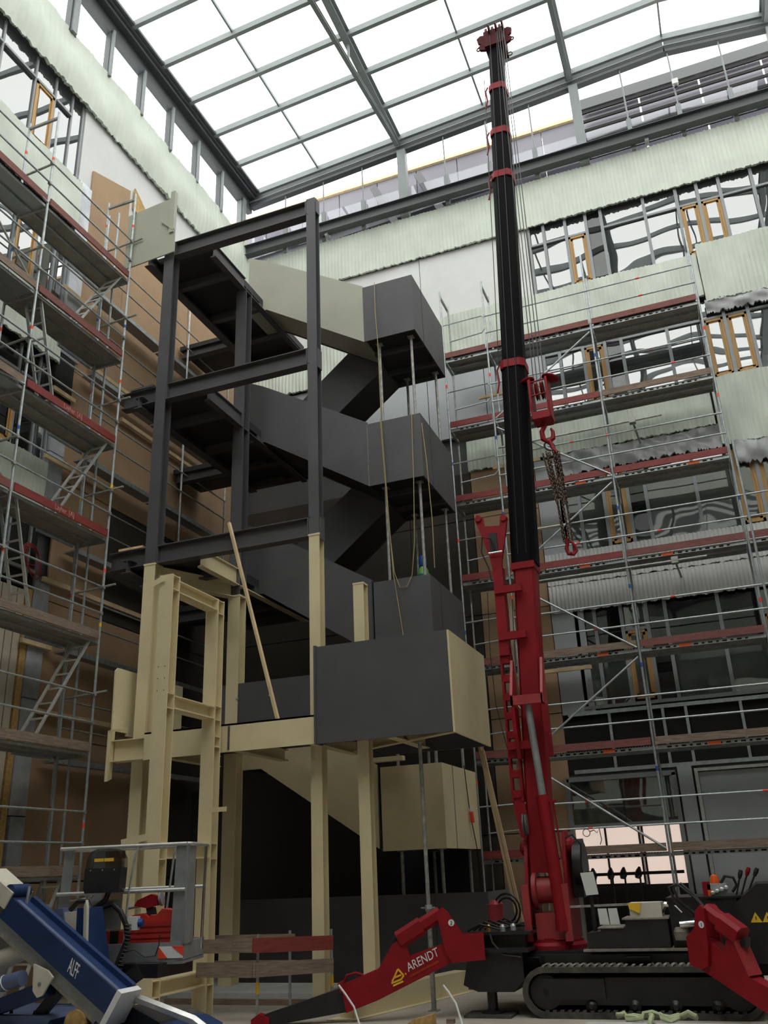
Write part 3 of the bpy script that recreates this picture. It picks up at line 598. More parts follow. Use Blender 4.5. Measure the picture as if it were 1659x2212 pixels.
# ================================================================ SCAFFOLDS
def ladder(parent, a, b, w, wdir, n):
    L = thing('ladder', (0, 0, 0)); L.parent = parent; L.location = Vector(a)-origin(parent)
    a, b, wd = Vector(a), Vector(b), Vector(wdir)*w/2
    for s in (-1, 1): G().bar(a+wd*s, b+wd*s, 0.025, 0.06, wdir).obj('stile', 'alu', L)
    for i in range(n): p = a+(b-a)*(i+0.6)/n; G().bar(p-wd, p+wd, 0.03, 0.03).obj('rung', 'alu', L)
    return L
def deckboards(parent, x0, x1, y0, y1, z, along, perf, tk=0.06):
    # two steel planks per bay with folded side flanges
    m = 'deck_perf' if perf else 'deck_ply'
    if along == 'y':
        xm = (x0+x1)/2
        for a, b in ((x0+0.02, xm-0.005), (xm+0.005, x1-0.02)):
            d = G().box(a, b, y0+0.03, y1-0.03, z-0.02, z).obj('deck_plank', m, parent)
            g = G(); g.box(a, a+0.012, y0+0.03, y1-0.03, z-tk, z-0.02); g.box(b-0.012, b, y0+0.03, y1-0.03, z-tk, z-0.02); g.obj('plank_flange', 'galv', d)
    else:
        ym = (y0+y1)/2
        for a, b in ((y0+0.02, ym-0.005), (ym+0.005, y1-0.02)):
            d = G().box(x0+0.03, x1-0.03, a, b, z-0.02, z).obj('deck_plank', m, parent)
            g = G(); g.box(x0+0.03, x1-0.03, a, a+0.012, z-tk-0.02, z-0.02); g.box(x0+0.03, x1-0.03, b-0.012, b, z-tk-0.02, z-0.02); g.obj('plank_flange', 'galv', d)
            h = G(); n = int((x1-x0-0.5)/0.14)
            for i in range(n):
                x = x0+0.3+i*0.14; w_ = 0.028 if i % 2 else 0.045
                h.box(x-w_, x+w_, a-0.003, a, z-tk-0.005, z-tk+0.028)
            h.obj('flange_holes', 'void_black', d, kind='stuff')
def band_tape(parent, p, r, m, h=0.07): G().tube((p[0], p[1], p[2]), (p[0], p[1], p[2]+h), r, 8).obj('tape_mark', m, parent)
def coupler(parent, p, s=0.045): G().box(p[0]-s, p[0]+s, p[1]-s, p[1]+s, p[2]-s, p[2]+s).obj('coupler', 'galv_old', parent)
# ---- left scaffold
ls = thing('facade_scaffold', (-10.9, 10.5, 0), 'galvanised scaffold with red brown toe boards and ladders along the left wall', 'scaffold', None)
XO, XI = -10.5, -11.23; SY = [5.36, 7.93, 10.50, 13.06]
for y in SY[1:]:
    for x, zt in ((XO, 16.35), (XI, 16.35)):
        s = G().tube((x, y, 0.05), (x, y, zt), 0.0245, 8).obj('standard', 'galv', ls, True)
        G().box(x-0.07, x+0.07, y-0.07, y+0.07, 0, 0.05).obj('base_plate', 'galv_old', s)
        for z in (3.1, 7.0, 11.2, 15.4): band_tape(s, (x, y, z+random.uniform(-0.4, 0.4)), 0.027, 'tape_red')
        for z in (6.2, 8.9, 12.9): band_tape(s, (x, y, z+random.uniform(-0.3, 0.3)), 0.027, random.choice(('tape_blue', 'yellow')))
    for z in (2, 4, 6, 8, 10, 12, 14): G().bar((XO, y, z-0.05), (XI, y, z-0.05), 0.05, 0.07).obj('transom', 'galv_old', ls)
    G().bar((XO, y, 16.2), (XI, y, 16.2), 0.045, 0.05).obj('transom', 'galv_old', ls)
    for z in (5.0, 7.0, 9.0, 11, 13, 15): G().tube((XO+(0.25 if y > 13 else 0.0), y+0.03, z+0.05), (XI+0.0, y+0.03, z), 0.022).obj('end_tube', 'galv_old', ls)
G().tube((-10.58, 13.12, 2.0), (-10.72, 13.12, 16.0), 0.0245).obj('standard', 'galv', ls, True) if False else None
for y in (12.98,): G().tube((-11.12, y, 0.0), (-11.12, y, 15.9), 0.0245, 8).obj('standard', 'galv', ls, True)
G().tube((-10.95, 13.10, 0), (-10.95, 13.10, 16.0), 0.0245, 8).obj('standard', 'galv', ls, True)
for zi, z in enumerate((2, 4, 6, 8, 10, 12, 14)):
    for b in range(3):
        y0, y1 = SY[b], SY[b+1]
        deckboards(ls, XI, XO, y0, y1, z, 'y', b < 2 and z > 9)
        tm = {2: 'toe_wood', 4: 'toe_wood', 6: 'toe_wood', 8: 'toe_red', 10: 'toe_red', 12: 'toe_worn', 14: 'toe_worn'}[z]
        if b < 2 and z in (10, 12, 8): tm = 'toe_wood' if z != 8 else 'toe_worn'
        tbm = G().box(XO+0.03, XO+0.06, y0+0.02, y1-0.08, z+0.0, z+0.15).obj('toe_board', tm, ls)
        if b == 2 and z in (8, 10): text('lettering', 'Layher. [A]', 'faded_print', 0.15, (XO+0.065, y0+0.95 if z == 10 else y0+1.0, z+0.03), (0, 1, 0), (0, 0, 1), tbm, depth=0.003, sx=0.75)
        if z < 14.5:
            for dz in (0.5, 1.0):
                r = G().tube((XO+0.03, y0, z+dz), (XO+0.03, y1-0.04, z+dz), 0.019, 8).obj('guardrail', 'galv', ls, True)
                coupler(r, (XO+0.02, y1-0.03, z+dz), 0.03)
    G().box(XI-0.05, XI-0.02, 12.0, 13.0, z-0.08, z+0.0).obj('bracket_plank', 'galv', ls)
for z in (4, 8, 12): ladder(ls, (-10.72, 11.65, z), (-10.72, 12.85, z+1.95), 0.34, (1, 0, 0), 7)
ladder(ls, (-10.72, 11.85, 0.05), (-10.72, 12.65, 1.95), 0.34, (1, 0, 0), 7)
for z in (6, 10): ladder(ls, (-10.75, 11.35, z), (-10.75, 10.72, z+1.95), 0.34, (1, 0, 0), 7)
for z in (8, 12): G().tube((XO, 10.5, z), (XO, 7.95, z+1.9), 0.022).obj('diagonal_brace', 'galv_old', ls, True)
G().tube((XO+0.05, 10.45, 14.0), (XO-0.1, 8.2, 14.3), 0.022).obj('diagonal_brace', 'galv', ls, True)
G().tube((XO+0.05, 10.45, 10.0), (XO-0.1, 8.6, 9.95), 0.022).obj('diagonal_brace', 'galv', ls, True)
# ---- narrow scaffold behind the stair on the left wall
rs = thing('narrow_scaffold', (-11.3, 16, 0), 'narrow galvanised scaffold run on the brown left wall behind the steel columns', 'scaffold')
for y in (15.63, 16.6, 18.6):
    for x in (-11.3,): 
        s = G().tube((x, y, 0), (x, y, 16.6), 0.0245, 8).obj('standard', 'galv', rs, True)
        for z in (4.6, 8.3, 12.4): band_tape(s, (x, y, z), 0.027, 'tape_red')
for z in (4, 6, 8, 10, 12, 14):
    for y0, y1 in ((13.15, 15.63), (15.63, 18.2)):
        d = G().box(-11.62, -11.32, y0+0.03, y1-0.03, z-0.09, z-0.06).obj('deck_plank', 'deck_perf', rs)
        g = G(); g.box(-11.32, -11.305, y0+0.03, y1-0.03, z-0.12, z-0.02); g.obj('plank_flange', 'galv', d)
    for dz in (0.5, 1.0): G().tube((-11.28, 13.1, z+dz), (-11.28, 18.6, z+dz), 0.018).obj('guardrail', 'galv_old', rs, True)
# ---- back scaffold
bs = thing('facade_scaffold', (-1.46, 19.4, 0), 'galvanised scaffold with planks and diagonal braces before the back wall windows', 'scaffold')
YO, YI = 19.1, 19.83; SX = [-5.2, -4.06, -1.46, 1.06, 3.62]
for i, x in enumerate(SX):
    for y in (YO, YI):
        zt = 16.1 if i < 4 else 11.3
        s = G().tube((x, y, 0.05), (x, y, zt), 0.0245, 8).obj('standard', 'galv', bs, True)
        G().box(x-0.07, x+0.07, y-0.07, y+0.07, 0, 0.05).obj('base_plate', 'galv_old', s)
        if y == YO:
            for z in (3.2, 5.4, 7.0, 9.2, 11.0, 13.2): band_tape(s, (x, y, z+random.uniform(-0.5, 0.5)), 0.027, random.choice(('tape_red', 'tape_blue', 'tape_orange')), 0.09)
    for z in (2, 4, 6, 8, 10, 12, 14, 16): 
        if i < 4 or z < 11: G().bar((x, YO, z-0.06), (x, YI, z-0.06), 0.05, 0.06).obj('transom', 'galv_old', bs)
G().tube((1.22, 19.02, 0), (1.16, 19.02, 10.3), 0.026, 8).obj('standard', 'galv', bs, True)
tms = {(2, 2): 'toe_wood', (2, 3): 'toe_wood'}
for z in (2, 4, 6, 8, 10, 12, 14):
    for b in range(4):
        x0, x1 = SX[b], SX[b+1]
        if b == 3 and z not in (2, 4, 6, 8): continue
        deckboards(bs, x0, x1, YO, YI, z, 'x', b == 1)
        tm = 'toe_worn'
        if z == 2: tm = 'toe_wood' if b else 'toe_red'
        elif z == 4: tm = ('toe_worn', 'toe_worn', 'toe_wood', 'toe_wood')[0 if b < 2 else 2]
        elif z == 6: tm = 'toe_wood' if b == 1 else 'toe_worn'
        elif z in (8, 12): tm = 'toe_red' if b < 2 else 'toe_wood' if z == 12 else 'toe_worn'
        elif z == 10: tm = 'toe_red'
        tbm = G().box(x0+0.04, x1-0.04, YO-0.06, YO-0.03, z+0.01, z+0.16).obj('toe_board', tm, bs)
        xx = x0+(0.3+0.5*random.random())*(x1-x0)
        if z in (4, 8, 10, 6) and b: G().box(xx, xx+0.24, YO+0.012, YO+0.018, z-0.08, z-0.01).obj('tape_mark', 'tape_orange', bs)
        if b == 0: continue
        for dz in (0.5, 1.0):
            r = G().tube((x0, YO-0.02, z+dz), (x1, YO-0.02, z+dz), 0.019, 8).obj('guardrail', 'galv', bs, True)
            if random.random() < 0.5: G().tube((xx, YO-0.02, z+dz), (xx+0.09, YO-0.02, z+dz), 0.022).obj('tape_mark', 'tape_red', r)
    # looped end guard in the narrow bay
    x0, x1 = SX[0], SX[1]; zz = z+0.55
    for dy in (0.0,):
        G().path([(x0, YO, zz+0.48), (x1-0.08, YO, zz+0.5), (x1-0.02, YO, zz+0.42), (x1-0.02, YO, zz+0.1), (x1-0.1, YO, zz), (x0+0.18, YO, zz-0.05)], 0.017, 6).obj('loop_guard', 'galv', bs, True)
    G().tube((x0+0.18, YO+0.05, z), (x0+0.18, YO+0.05, z+1.5), 0.018).obj('guard_post', 'galv_old', bs, True)
for (xa, za), (xb, zb) in (((-4.0, 12.0), (-1.5, 13.8)), ((-4.0, 11.75), (-1.5, 10.0)), ((-4.0, 8.0), (-1.5, 9.8)), ((-4.0, 7.75), (-1.5, 6.0)), ((-4.0, 4.0), (-1.5, 5.8)), ((-4.0, 3.8), (-1.5, 2.05))):
    G().tube((xa, YO-0.06, za), (xb, YO-0.06, zb), 0.022, 8).obj('diagonal_brace', 'galv', bs, True)
for z, xe in ((11.2, -0.2), (7.75, 0.2)):
    G().tube((-4.0, YO-0.1, z-0.02), (xe, YO-0.1, z), 0.024, 8).obj('tie_tube', 'galv_old', bs, True); coupler(bs, (xe-0.65, YO-0.1, z), 0.07)
    G().tube((xe-0.65, YO-0.1, z), (xe-0.6, 20.3, z-0.02), 0.024).obj('wall_tie', 'galv_old', bs, True)
for x0, x1, z in ((-4.5, -2.9, 9.35), (-4.5, -2.6, 5.9), (-4.4, -3.2, 11.15), (-4.6, -3.0, 13.2)): G().box(x0, x1, 19.98, 20.04, z-0.04, z+0.04).obj('timber_batten', 'lath', tb3)
# ================================================================ CRAWLER CRANE
cr = thing('crawler_crane', (-1.8, 14.0, 0), 'red and black compact crawler crane with tall telescopic boom raised upright', 'crane')
def cp(g, name, m, parent=cr, smooth=False, **k): return g.obj(name, m, parent, smooth, **k)
# tracks
def stadium(x0, x1, z0, z1, n=10):
    r = (z1-z0)/2; zc = (z0+z1)/2
    return [(x1-r+r*math.cos(a), zc+r*math.sin(a)) for a in [(-90+180*i/n)*math.pi/180 for i in range(n+1)]] + [(x0+r+r*math.cos(a), zc+r*math.sin(a)) for a in [(90+180*i/n)*math.pi/180 for i in range(n+1)]]
for y0, y1 in ((13.0, 13.42), (14.55, 14.97)):
    tr = thing('track', (-1.65, (y0+y1)/2, 0)); tr.parent = cr; tr.location = Vector((-1.65, (y0+y1)/2, 0))-origin(cr)
    o_ = stadium(-3.13, -0.12, 0.0, 0.60); i_ = stadium(-3.06, -0.19, 0.07, 0.53); n = len(o_); g = G()
    for ya in (y0, y1): g.add([(a, ya, b) for a, b in o_] + [(a, ya, b) for a, b in i_], [(k, (k+1) % n, n+(k+1) % n, n+k) for k in range(n)])
    for P in (o_, i_): g.add([(a, y0, b) for a, b in P] + [(a, y1, b) for a, b in P], [(k, (k+1) % n, n+(k+1) % n, n+k) for k in range(n)])
    g.obj('belt', 'rubber', tr)
    for i in range(27):
        x = -2.85+i*0.097; h = G(); h.prism([(x, 0.598), (x+0.035, 0.598), (x+0.055, 0.622), (x+0.015, 0.622)], 'y', y0, y0+0.2); h.prism([(x+0.045, 0.598), (x+0.08, 0.598), (x+0.06, 0.622), (x+0.02, 0.622)], 'y', y0+0.21, y1); h.obj('lug', 'dusty', tr)
        b_ = G().box(x, x+0.05, y0+0.02, y1-0.02, 0.068, 0.095).obj('inner_tooth', 'rubber', tr)
    G().box(-2.85, -0.4, y0+0.08, y1-0.04, 0.15, 0.47).obj('track_frame', 'black_paint', tr)
    G().box(-2.85, -2.05, y0+0.03, y0+0.08, 0.22, 0.46).obj('side_cover', 'black_paint', tr)
    for x in (-2.25, -1.7, -1.2, -0.7): G().lathe((x, y0+0.06, 0.14), (0, 1, 0), [(0.03, -0.04), (0.075, 0), (0.075, y1-y0-0.12)], 14).obj('roller', 'black_paint', tr, True)
    for x in (-2.83, -0.42): G().lathe((x, y0+0.06, 0.3), (0, 1, 0), [(0.05, -0.03), (0.21, 0), (0.21, y1-y0-0.12)], 20).obj('sprocket', 'black_paint', tr, True)
# chassis
cp(G().box(-3.75, 0.6, 13.44, 14.53, 0.45, 0.76), 'chassis', 'black_paint')
cp(G().box(-3.3, 0.5, 13.30, 13.46, 0.60, 0.72), 'side_rail', 'black_paint')
for x in (-3.05, -1.6, -0.7): cp(G().prism([(13.08, 0.70), (13.3, 0.70), (13.3, 0.52)], 'x', x-0.16, x+0.16), 'step_bracket', 'black_paint')
cp(G().prism([(-3.95, 0.38), (-3.75, 0.30), (-3.25, 0.30), (-3.1, 0.45), (-3.1, 0.78), (-3.85, 0.78)], 'y', 13.05, 13.6), 'outrigger_turret', 'black_paint')
cp(G().box(-3.95, -3.0, 12.98, 13.7, 0.78, 0.82), 'turret_plate', 'black_paint')
cp(G().box(-3.95, -3.0, 13.2, 14.6, 0.98, 1.02), 'deck_plate', 'black_paint'); cp(G().box(-3.8, -3.1, 13.3, 14.5, 0.8, 0.98), 'valve_box', 'black_paint')
cp(G().lathe((-3.6, 13.2, 0), (0, 0, 1), [(0.16, 0.03), (0.16, 0.06), (0.07, 0.07), (0.07, 0.32)], 12), 'jack', 'black_paint')
for i in range(6):
    y = 13.25+0.12*i; cp(G().path([(-3.9+0.05*i, y, 1.03), (-3.7+0.04*i, y-0.05, 1.12+0.02*(i % 3)), (-3.45+0.03*i, y, 1.05), (-3.2, y+0.1, 1.1), (-3.0, 13.7, 1.03)], 0.014), 'hose', 'cable_black', smooth=True)
cp(G().path([(-3.55, 13.15, 1.0), (-3.5, 13.05, 0.9), (-3.35, 13.0, 0.75), (-3.1, 13.0, 0.72)], 0.014), 'hose', 'cable_black', smooth=True)
for x, z in ((-3.6, 1.06), (-3.4, 1.06), (-3.25, 1.07)): cp(G().lathe((x, 13.28, z-0.04), (0, 0, 1), [(0.04, 0), (0.04, 0.06), (0.02, 0.09)], 8), 'valve', 'galv' if x > -3.5 else 'brass')
cp(G().lathe((-3.82, 14.6, 1.02), (0, 0, 1), [(0.12, 0), (0.12, 0.30), (0.06, 0.36)], 14), 'canister', 'red_faded', smooth=True)
for a in (0, 0.06): cp(G().ring((-3.62, 14.5, 1.24), 0.17+a, 0.016, (0.3, 1, 0)), 'coiled_hose', 'cable_black', smooth=True)
# superstructure boxes
cp(G().prism([(-2.24, 0.79), (-1.17, 0.79), (-1.17, 1.14), (-1.72, 1.13), (-1.72, 1.04), (-2.05, 1.04), (-2.05, 1.0), (-2.24, 0.98)], 'y', 13.25, 13.75), 'engine_cover', 'black_paint')
cp(G().box(-1.75, -1.15, 13.22, 13.8, 1.135, 1.155), 'cover_plate', 'dusty'); cp(G().box(-2.08, -1.74, 13.22, 13.78, 1.035, 1.05), 'cover_plate', 'dusty')
cp(G().box(-2.3, -0.9, 13.2, 13.26, 0.76, 0.79), 'trim_rail', 'dusty')
cp(G().box(-1.66, -1.24, 13.42, 13.75, 1.155, 1.33), 'battery_box', 'offwhite'); cp(G().prism([(-1.67, 1.33), (-1.50, 1.33), (-1.53, 1.20), (-1.66, 1.26)], 'y', 13.40, 13.415), 'sticker', 'yellow')
cp(G().box(-1.14, -0.28, 13.35, 14.4, 0.78, 1.36), 'tank', 'black_paint'); cp(G().box(-1.16, -0.2, 13.33, 14.42, 1.36, 1.385), 'tank_lid', 'black_paint')
cp(G().prism([(-0.3, 0.6), (1.3, 0.6), (1.3, 1.52), (0.0, 1.52), (-0.3, 1.30)], 'y', 13.28, 14.5), 'cabin_cover', 'black_paint')
cp(G().path([(-1.25, 13.5, 1.22), (-1.18, 13.4, 1.3), (-1.05, 13.38, 1.28), (-0.98, 13.38, 1.2)], 0.035), 'exhaust', 'chrome', smooth=True)
cp(G().tube((-1.02, 13.25, 1.06), (-0.72, 13.25, 1.08), 0.045, 12), 'cylinder_end', 'chrome', smooth=True)
for x in (-0.08, 0.06):
    t_ = cp(G().prism([(x-0.07, 1.07), (x+0.07, 1.07), (x, 1.19)], 'y', 13.268, 13.279), 'warning_triangle', 'yellow')
    G().box(x-0.006, x+0.006, 13.262, 13.268, 1.10, 1.14).obj('mark', 'black_paint', t_)
cp(G().box(-0.68, -0.58, 13.5, 13.56, 1.38, 1.56), 'red_reflector', 'red'); cp(G().box(-0.62, -0.56, 13.48, 13.5, 1.38, 1.46), 'amber_reflector', 'amber')
cp(G().lathe((-0.52, 13.7, 1.53), (0, 0, 1), [(0.06, 0), (0.06, 0.06), (0.045, 0.1), (0.01, 0.115)], 14), 'beacon', 'amber', smooth=True)
mb = cp(G().box(-0.62, -0.38, 13.5, 13.85, 1.38, 1.53), 'valve_block', 'galv')
for i in range(4): G().lathe((-0.56+0.06*i, 13.52, 1.42+0.02*i), (0, -1, 0), [(0.03, 0), (0.03, 0.08), (0.015, 0.1)], 10).obj('valve_port', 'alu', mb)
cp(G().path([(-0.45, 13.7, 1.53), (-0.38, 13.7, 1.62), (-0.28, 13.7, 1.6), (-0.25, 13.7, 1.5), (-0.32, 13.7, 1.42)], 0.02), 'hose', 'cable_black', smooth=True)
for x0, x1, zt, m_ in ((-0.28, -0.18, 1.64, 'cable_black'), (-0.22, -0.08, 1.67, 'red'), (-0.15, 0.02, 1.66, 'cable_black')):
    lv_ = cp(G().tube((x0, 13.6, 1.36), (x1, 13.6, zt), 0.012), 'lever', 'black_paint'); G().lathe((x1, 13.6, zt), (x1-x0, 0, zt-1.36), [(0.02, -0.06), (0.03, 0), (0.025, 0.05)], 10).obj('knob', m_, lv_)
for k in (0, 0.05): cp(G().path([(-0.78-k, 13.05, 1.18), (-0.98-k, 13.05, 1.36), (-1.02-k, 13.05, 1.52), (-0.92-k, 13.05, 1.56), (-0.78-k/2, 13.05, 1.42), (-0.68, 13.0, 1.28)], 0.02), 'hose', 'cable_black', smooth=True)
cp(G().lathe((-1.02, 13.3, 0.98), (0, 0, 1), [(0.09, -0.1), (0.1, 0), (0.07, 0.05)], 12), 'filler_cap', 'dusty')
# papers clipped to the machine
pr = cp(G().tube((-2.16, 13.5, 0.76), (-2.16, 13.5, 1.75), 0.03), 'sign_post', 'black_paint')
G().prism([(-2.27, 1.73), (-2.09, 1.74), (-2.05, 1.45), (-2.22, 1.44)], 'y', 13.44, 13.45).obj('sign_sheet', 'paper', pr)
cp(G().bar((-2.5, 13.5, 1.30), (-1.1, 13.5, 1.32), 0.03, 0.03), 'grab_rail', 'galv_old')
for x in (-2.09, -1.95): cp(G().prism([(x, 1.27), (x+0.12, 1.27), (x+0.14, 1.07), (x+0.01, 1.07)], 'y', 13.45, 13.46), 'notice_sheet', 'paper')
# slew ring and mast
BX = lambda z: -2.92+(z-1.1)*0.0457
cp(G().lathe((-2.83, 13.95, 0.75), (0, 0, 1), [(0.46, 0), (0.46, 0.06), (0.42, 0.10), (0.42, 0.12)], 32), 'slew_ring', 'red', smooth=True)
cp(G().lathe((-2.83, 13.95, 0.85), (0, 0, 1), [(0.34, 0), (0.34, 0.05)], 28), 'slew_top', 'red')
for i in range(12):
    a = i*math.pi/6; cp(G().lathe((-2.83+0.38*math.cos(a), 13.95+0.38*math.sin(a), 0.86), (0, 0, 1), [(0.018, 0), (0.018, 0.02)], 6), 'bolt', 'red')
for x in (-3.08, -2.52):
    s_ = -1 if x < -2.8 else 1
    pl = cp(G().prism([(13.5, 0.87), (14.4, 0.87), (14.45, 1.5), (14.3, 2.05), (14.1, 2.32), (13.85, 2.30), (13.7, 1.9), (13.58, 1.4)], 'x', x-0.025+s_*0.0, x+0.025), 'mast_cheek', 'red')
    G().lathe((x+s_*0.02, 13.98, 2.1), (s_, 0, 0), [(0.12, 0), (0.12, 0.06), (0.07, 0.1)], 14).obj('pivot_boss', 'red', pl)
    G().box(x-0.05, x+0.05, 13.46, 13.52, 0.87, 1.6).obj('cheek_flange', 'red_faded', pl)
cp(G().lathe((-3.02, 13.85, 1.52), (1, 0, 0), [(0.26, 0), (0.26, 0.06), (0.18, 0.06), (0.18, 0.3), (0.26, 0.3), (0.26, 0.34)], 24), 'winch_drum', 'red_faded', smooth=True)
cp(G().box(-3.0, -2.6, 13.62, 14.3, 0.88, 1.22), 'mast_block', 'red_faded')
cp(G().prism([(13.95, 1.4), (14.55, 1.4), (14.62, 1.9), (14.4, 2.2), (14.0, 2.15)], 'x', -2.48, -2.33), 'winch_guard', 'black_paint')
cp(G().lathe((-2.42, 14.05, 1.85), (1, 0, 0), [(0.30, 0), (0.30, 0.14)], 20), 'rope_reel', 'black_paint', smooth=True)
cp(G().path([(-2.45, 13.6, 2.2), (-2.35, 13.6, 2.24), (-2.25, 13.65, 2.1), (-2.3, 13.7, 1.7), (-2.1, 13.6, 1.1)], 0.013), 'hose', 'cable_black', smooth=True)
# boom sections
def boxsec(z0, z1, w, d, ch=0.2):
    a, b = w/2, d/2; c = w*ch
    return G().prof((BX(z0), 13.95, z0), (BX(z1), 13.95, z1), [(-a, -b+c), (-a+c, -b), (a-c, -b), (a, -b+c), (a, b-c), (a-c, b), (-a+c, b), (-a, b-c)], (0, 1, 0))
cp(boxsec(1.75, 6.46, 0.34, 0.42, 0.10), 'boom_base', 'red')
cp(G().prism([(BX(6.2)-0.19, 6.36), (BX(6.4)+0.185, 6.36), (BX(6.4)+0.185, 6.47), (BX(6.2)-0.19, 6.47)], 'y', 13.71, 14.19), 'boom_collar', 'red')
# U bracket where the lift cylinder meets the boom
ub = cp(G().box(BX(4.2)-0.25, BX(4.2)+0.25, 13.40, 13.46, 4.12, 4.26), 'cylinder_bracket', 'red_faded')
for s_ in (-1, 1):
    x = BX(4.4)+s_*0.235; G().prism([(13.40, 4.12), (13.40, 4.28), (13.66, 4.86), (13.74, 4.86), (13.74, 4.1)], 'x', x-0.02, x+0.02).obj('bracket_cheek', 'red_faded', ub)
    G().prism([(13.42, 4.1), (13.7, 4.1), (13.72, 3.35), (13.6, 3.35), (13.46, 3.7)], 'x', x-0.03, x+0.03).obj('bracket_ear', 'red', ub)
cy = cp(G().tube((-2.60, 13.52, 1.15), (-2.70, 13.52, 2.80), 0.095, 14), 'lift_cylinder', 'red', smooth=True)
G().tube((-2.70, 13.52, 2.80), (BX(4.1), 13.52, 4.12), 0.055, 14).obj('piston_rod', 'grey_metal', cy, True)
G().lathe((-2.60, 13.52, 1.0), (0, 0, 1), [(0.1, 0), (0.1, 0.16)], 12).obj('cylinder_foot', 'red', cy)
cp(G().tube((-2.50, 13.5, 1.75), (-2.55, 13.5, 2.72), 0.013), 'hydraulic_pipe', 'red'); cp(G().box(-2.62, -2.5, 13.46, 13.54, 2.7, 2.73), 'pipe_bracket', 'red')
ZS = [6.47, 10.24, 14.52, 15.63, 16.82, 17.95]; WS = [0.42, 0.385, 0.355, 0.325, 0.295]
for i in range(5):
    cp(boxsec(ZS[i], ZS[i+1], WS[i], WS[i]*1.1, 0.22), 'boom_section', 'boom_black')
    if i:
        c = cp(boxsec(ZS[i]-0.10, ZS[i]+0.05, WS[i-1]+0.03, WS[i-1]*1.1+0.03, 0.18), 'section_collar', 'red')
        x = BX(ZS[i])-WS[i-1]/2-0.03; z = ZS[i]
        G().path([(x, 13.8, z+0.02), (x-0.05, 13.78, z-0.1), (x-0.03, 13.78, z-0.35), (x-0.08, 13.78, z-0.55)], 0.018).obj('latch', 'red', c, True)
cp(G().path([(BX(z)-0.24, 13.74, z) for z in (10.2, 12, 14, 15.6, 17)], 0.008), 'side_cable', 'cable_black')
cp(G().bar((BX(2.3)-0.27, 13.85, 2.3), (BX(5.9)-0.26, 13.85, 5.9), 0.05, 0.08), 'guide_strip', 'panel_cream')
# head
zh = 17.9; xh = BX(18.2)
hd = cp(G().box(xh-0.21, xh+0.21, 13.72, 14.2, zh, zh+0.42), 'boom_head', 'red_backlit')
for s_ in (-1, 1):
    G().prism([(xh+s_*0.2, zh+0.0), (xh+s_*0.33, zh+0.05), (xh+s_*0.36, zh+0.14), (xh+s_*0.28, zh+0.2), (xh+s_*0.36, zh+0.26), (xh+s_*0.38, zh+0.38), (xh+s_*0.3, zh+0.44), (xh+s_*0.2, zh+0.42)], 'y', 13.8, 13.86).obj('head_lug', 'red_backlit', hd)
    G().ring((xh+s_*0.36, 13.83, zh+0.10), 0.04, 0.014, (0, 1, 0)).obj('lug_eye', 'red_backlit', hd, True)
for i, x in enumerate((-0.16, -0.02, 0.14)): G().prism([(13.75, zh+0.4), (14.1, zh+0.4), (14.0, zh+0.62+0.03*i), (13.82, zh+0.62)], 'x', xh+x-0.03, xh+x+0.02).obj('head_plate', 'red_backlit', hd)
for x in (-0.09, 0.06, 0.2): G().lathe((xh+x, 13.74, zh+0.42), (1, 0, 0), [(0.14, 0), (0.11, 0.015), (0.14, 0.03)], 18).obj('sheave', 'red_backlit', hd, True)
# hoist ropes
for i, dx in enumerate((-0.09, -0.03, 0.04, 0.10)): cp(G().tube((-1.98+dx*0.7, 13.70, zh+0.35), (-2.09+dx*1.0, 13.9, 9.85), 0.009, 5), 'hoist_rope', 'wire_rope')
cp(G().path([(xh+0.17, 13.66, zh+0.3), (xh+0.24, 13.66, zh-0.1), (xh+0.28, 13.66, zh-0.45)], 0.006), 'limit_cord', 'cable_black'); cp(G().ring((xh+0.31, 13.66, zh-0.5), 0.045, 0.012, (0, 1, 0)), 'limit_weight', 'cable_black', smooth=True)
for dx in (-0.06, 0.08): cp(G().tube((xh+dx, 13.70, zh+0.4), (BX(6.6)+dx, 13.66, 6.6), 0.007, 5), 'boom_rope', 'cable_black')
# stowed fly jib beside the boom
jb = cp(G().prism([(-3.41, 7.32), (-3.36, 7.40), (-3.27, 7.34), (-3.25, 7.17), (-2.99, 7.14), (-2.97, 7.28), (-2.90, 7.33), (-2.85, 7.27), (-2.90, 7.0), (-3.0, 6.55), (-3.02, 6.35), (-3.17, 6.35), (-3.20, 6.6), (-3.34, 7.1)], 'y', 13.66, 13.72), 'jib_fork', 'red')
for x, z in ((-3.34, 7.32), (-2.91, 7.26)): G().lathe((x, 13.63, z), (0, 1, 0), [(0.055, 0), (0.055, 0.12)], 14).obj('fork_pin', 'red', jb, True)
G().box(-3.18, -3.05, 13.645, 13.66, 6.7, 7.02).obj('fork_slot', 'black_paint', jb)
G().tube((-3.2, 13.6, 6.66), (-2.97, 13.6, 6.66), 0.018, 10).obj('fork_bolt', 'chrome', jb, True)
cp(G().path([(-3.1, 13.6, 6.7), (-3.14, 13.58, 6.9), (-3.28, 13.58, 6.95), (-3.32, 13.6, 6.7), (-3.22, 13.62, 6.4), (-3.2, 13.62, 6.2)], 0.012), 'hose', 'cable_black', smooth=True)
cp(G().prof((-3.10, 13.74, 4.95), (-3.09, 13.74, 6.42), [(-0.08, -0.1), (0.08, -0.1), (0.08, 0.1), (-0.08, 0.1)], (0, 1, 0)), 'jib_arm', 'red')
for x in (-3.185, -3.035): cp(G().bar((x, 13.74, 2.75), (x+0.01, 13.74, 4.97), 0.035, 0.12, (0, 1, 0)), 'jib_rail', 'red')
for i in range(8): z = 2.8+0.29*i; cp(G().box(-3.19, -3.02, 13.68, 13.80, z, z+0.11), 'jib_web', 'red')
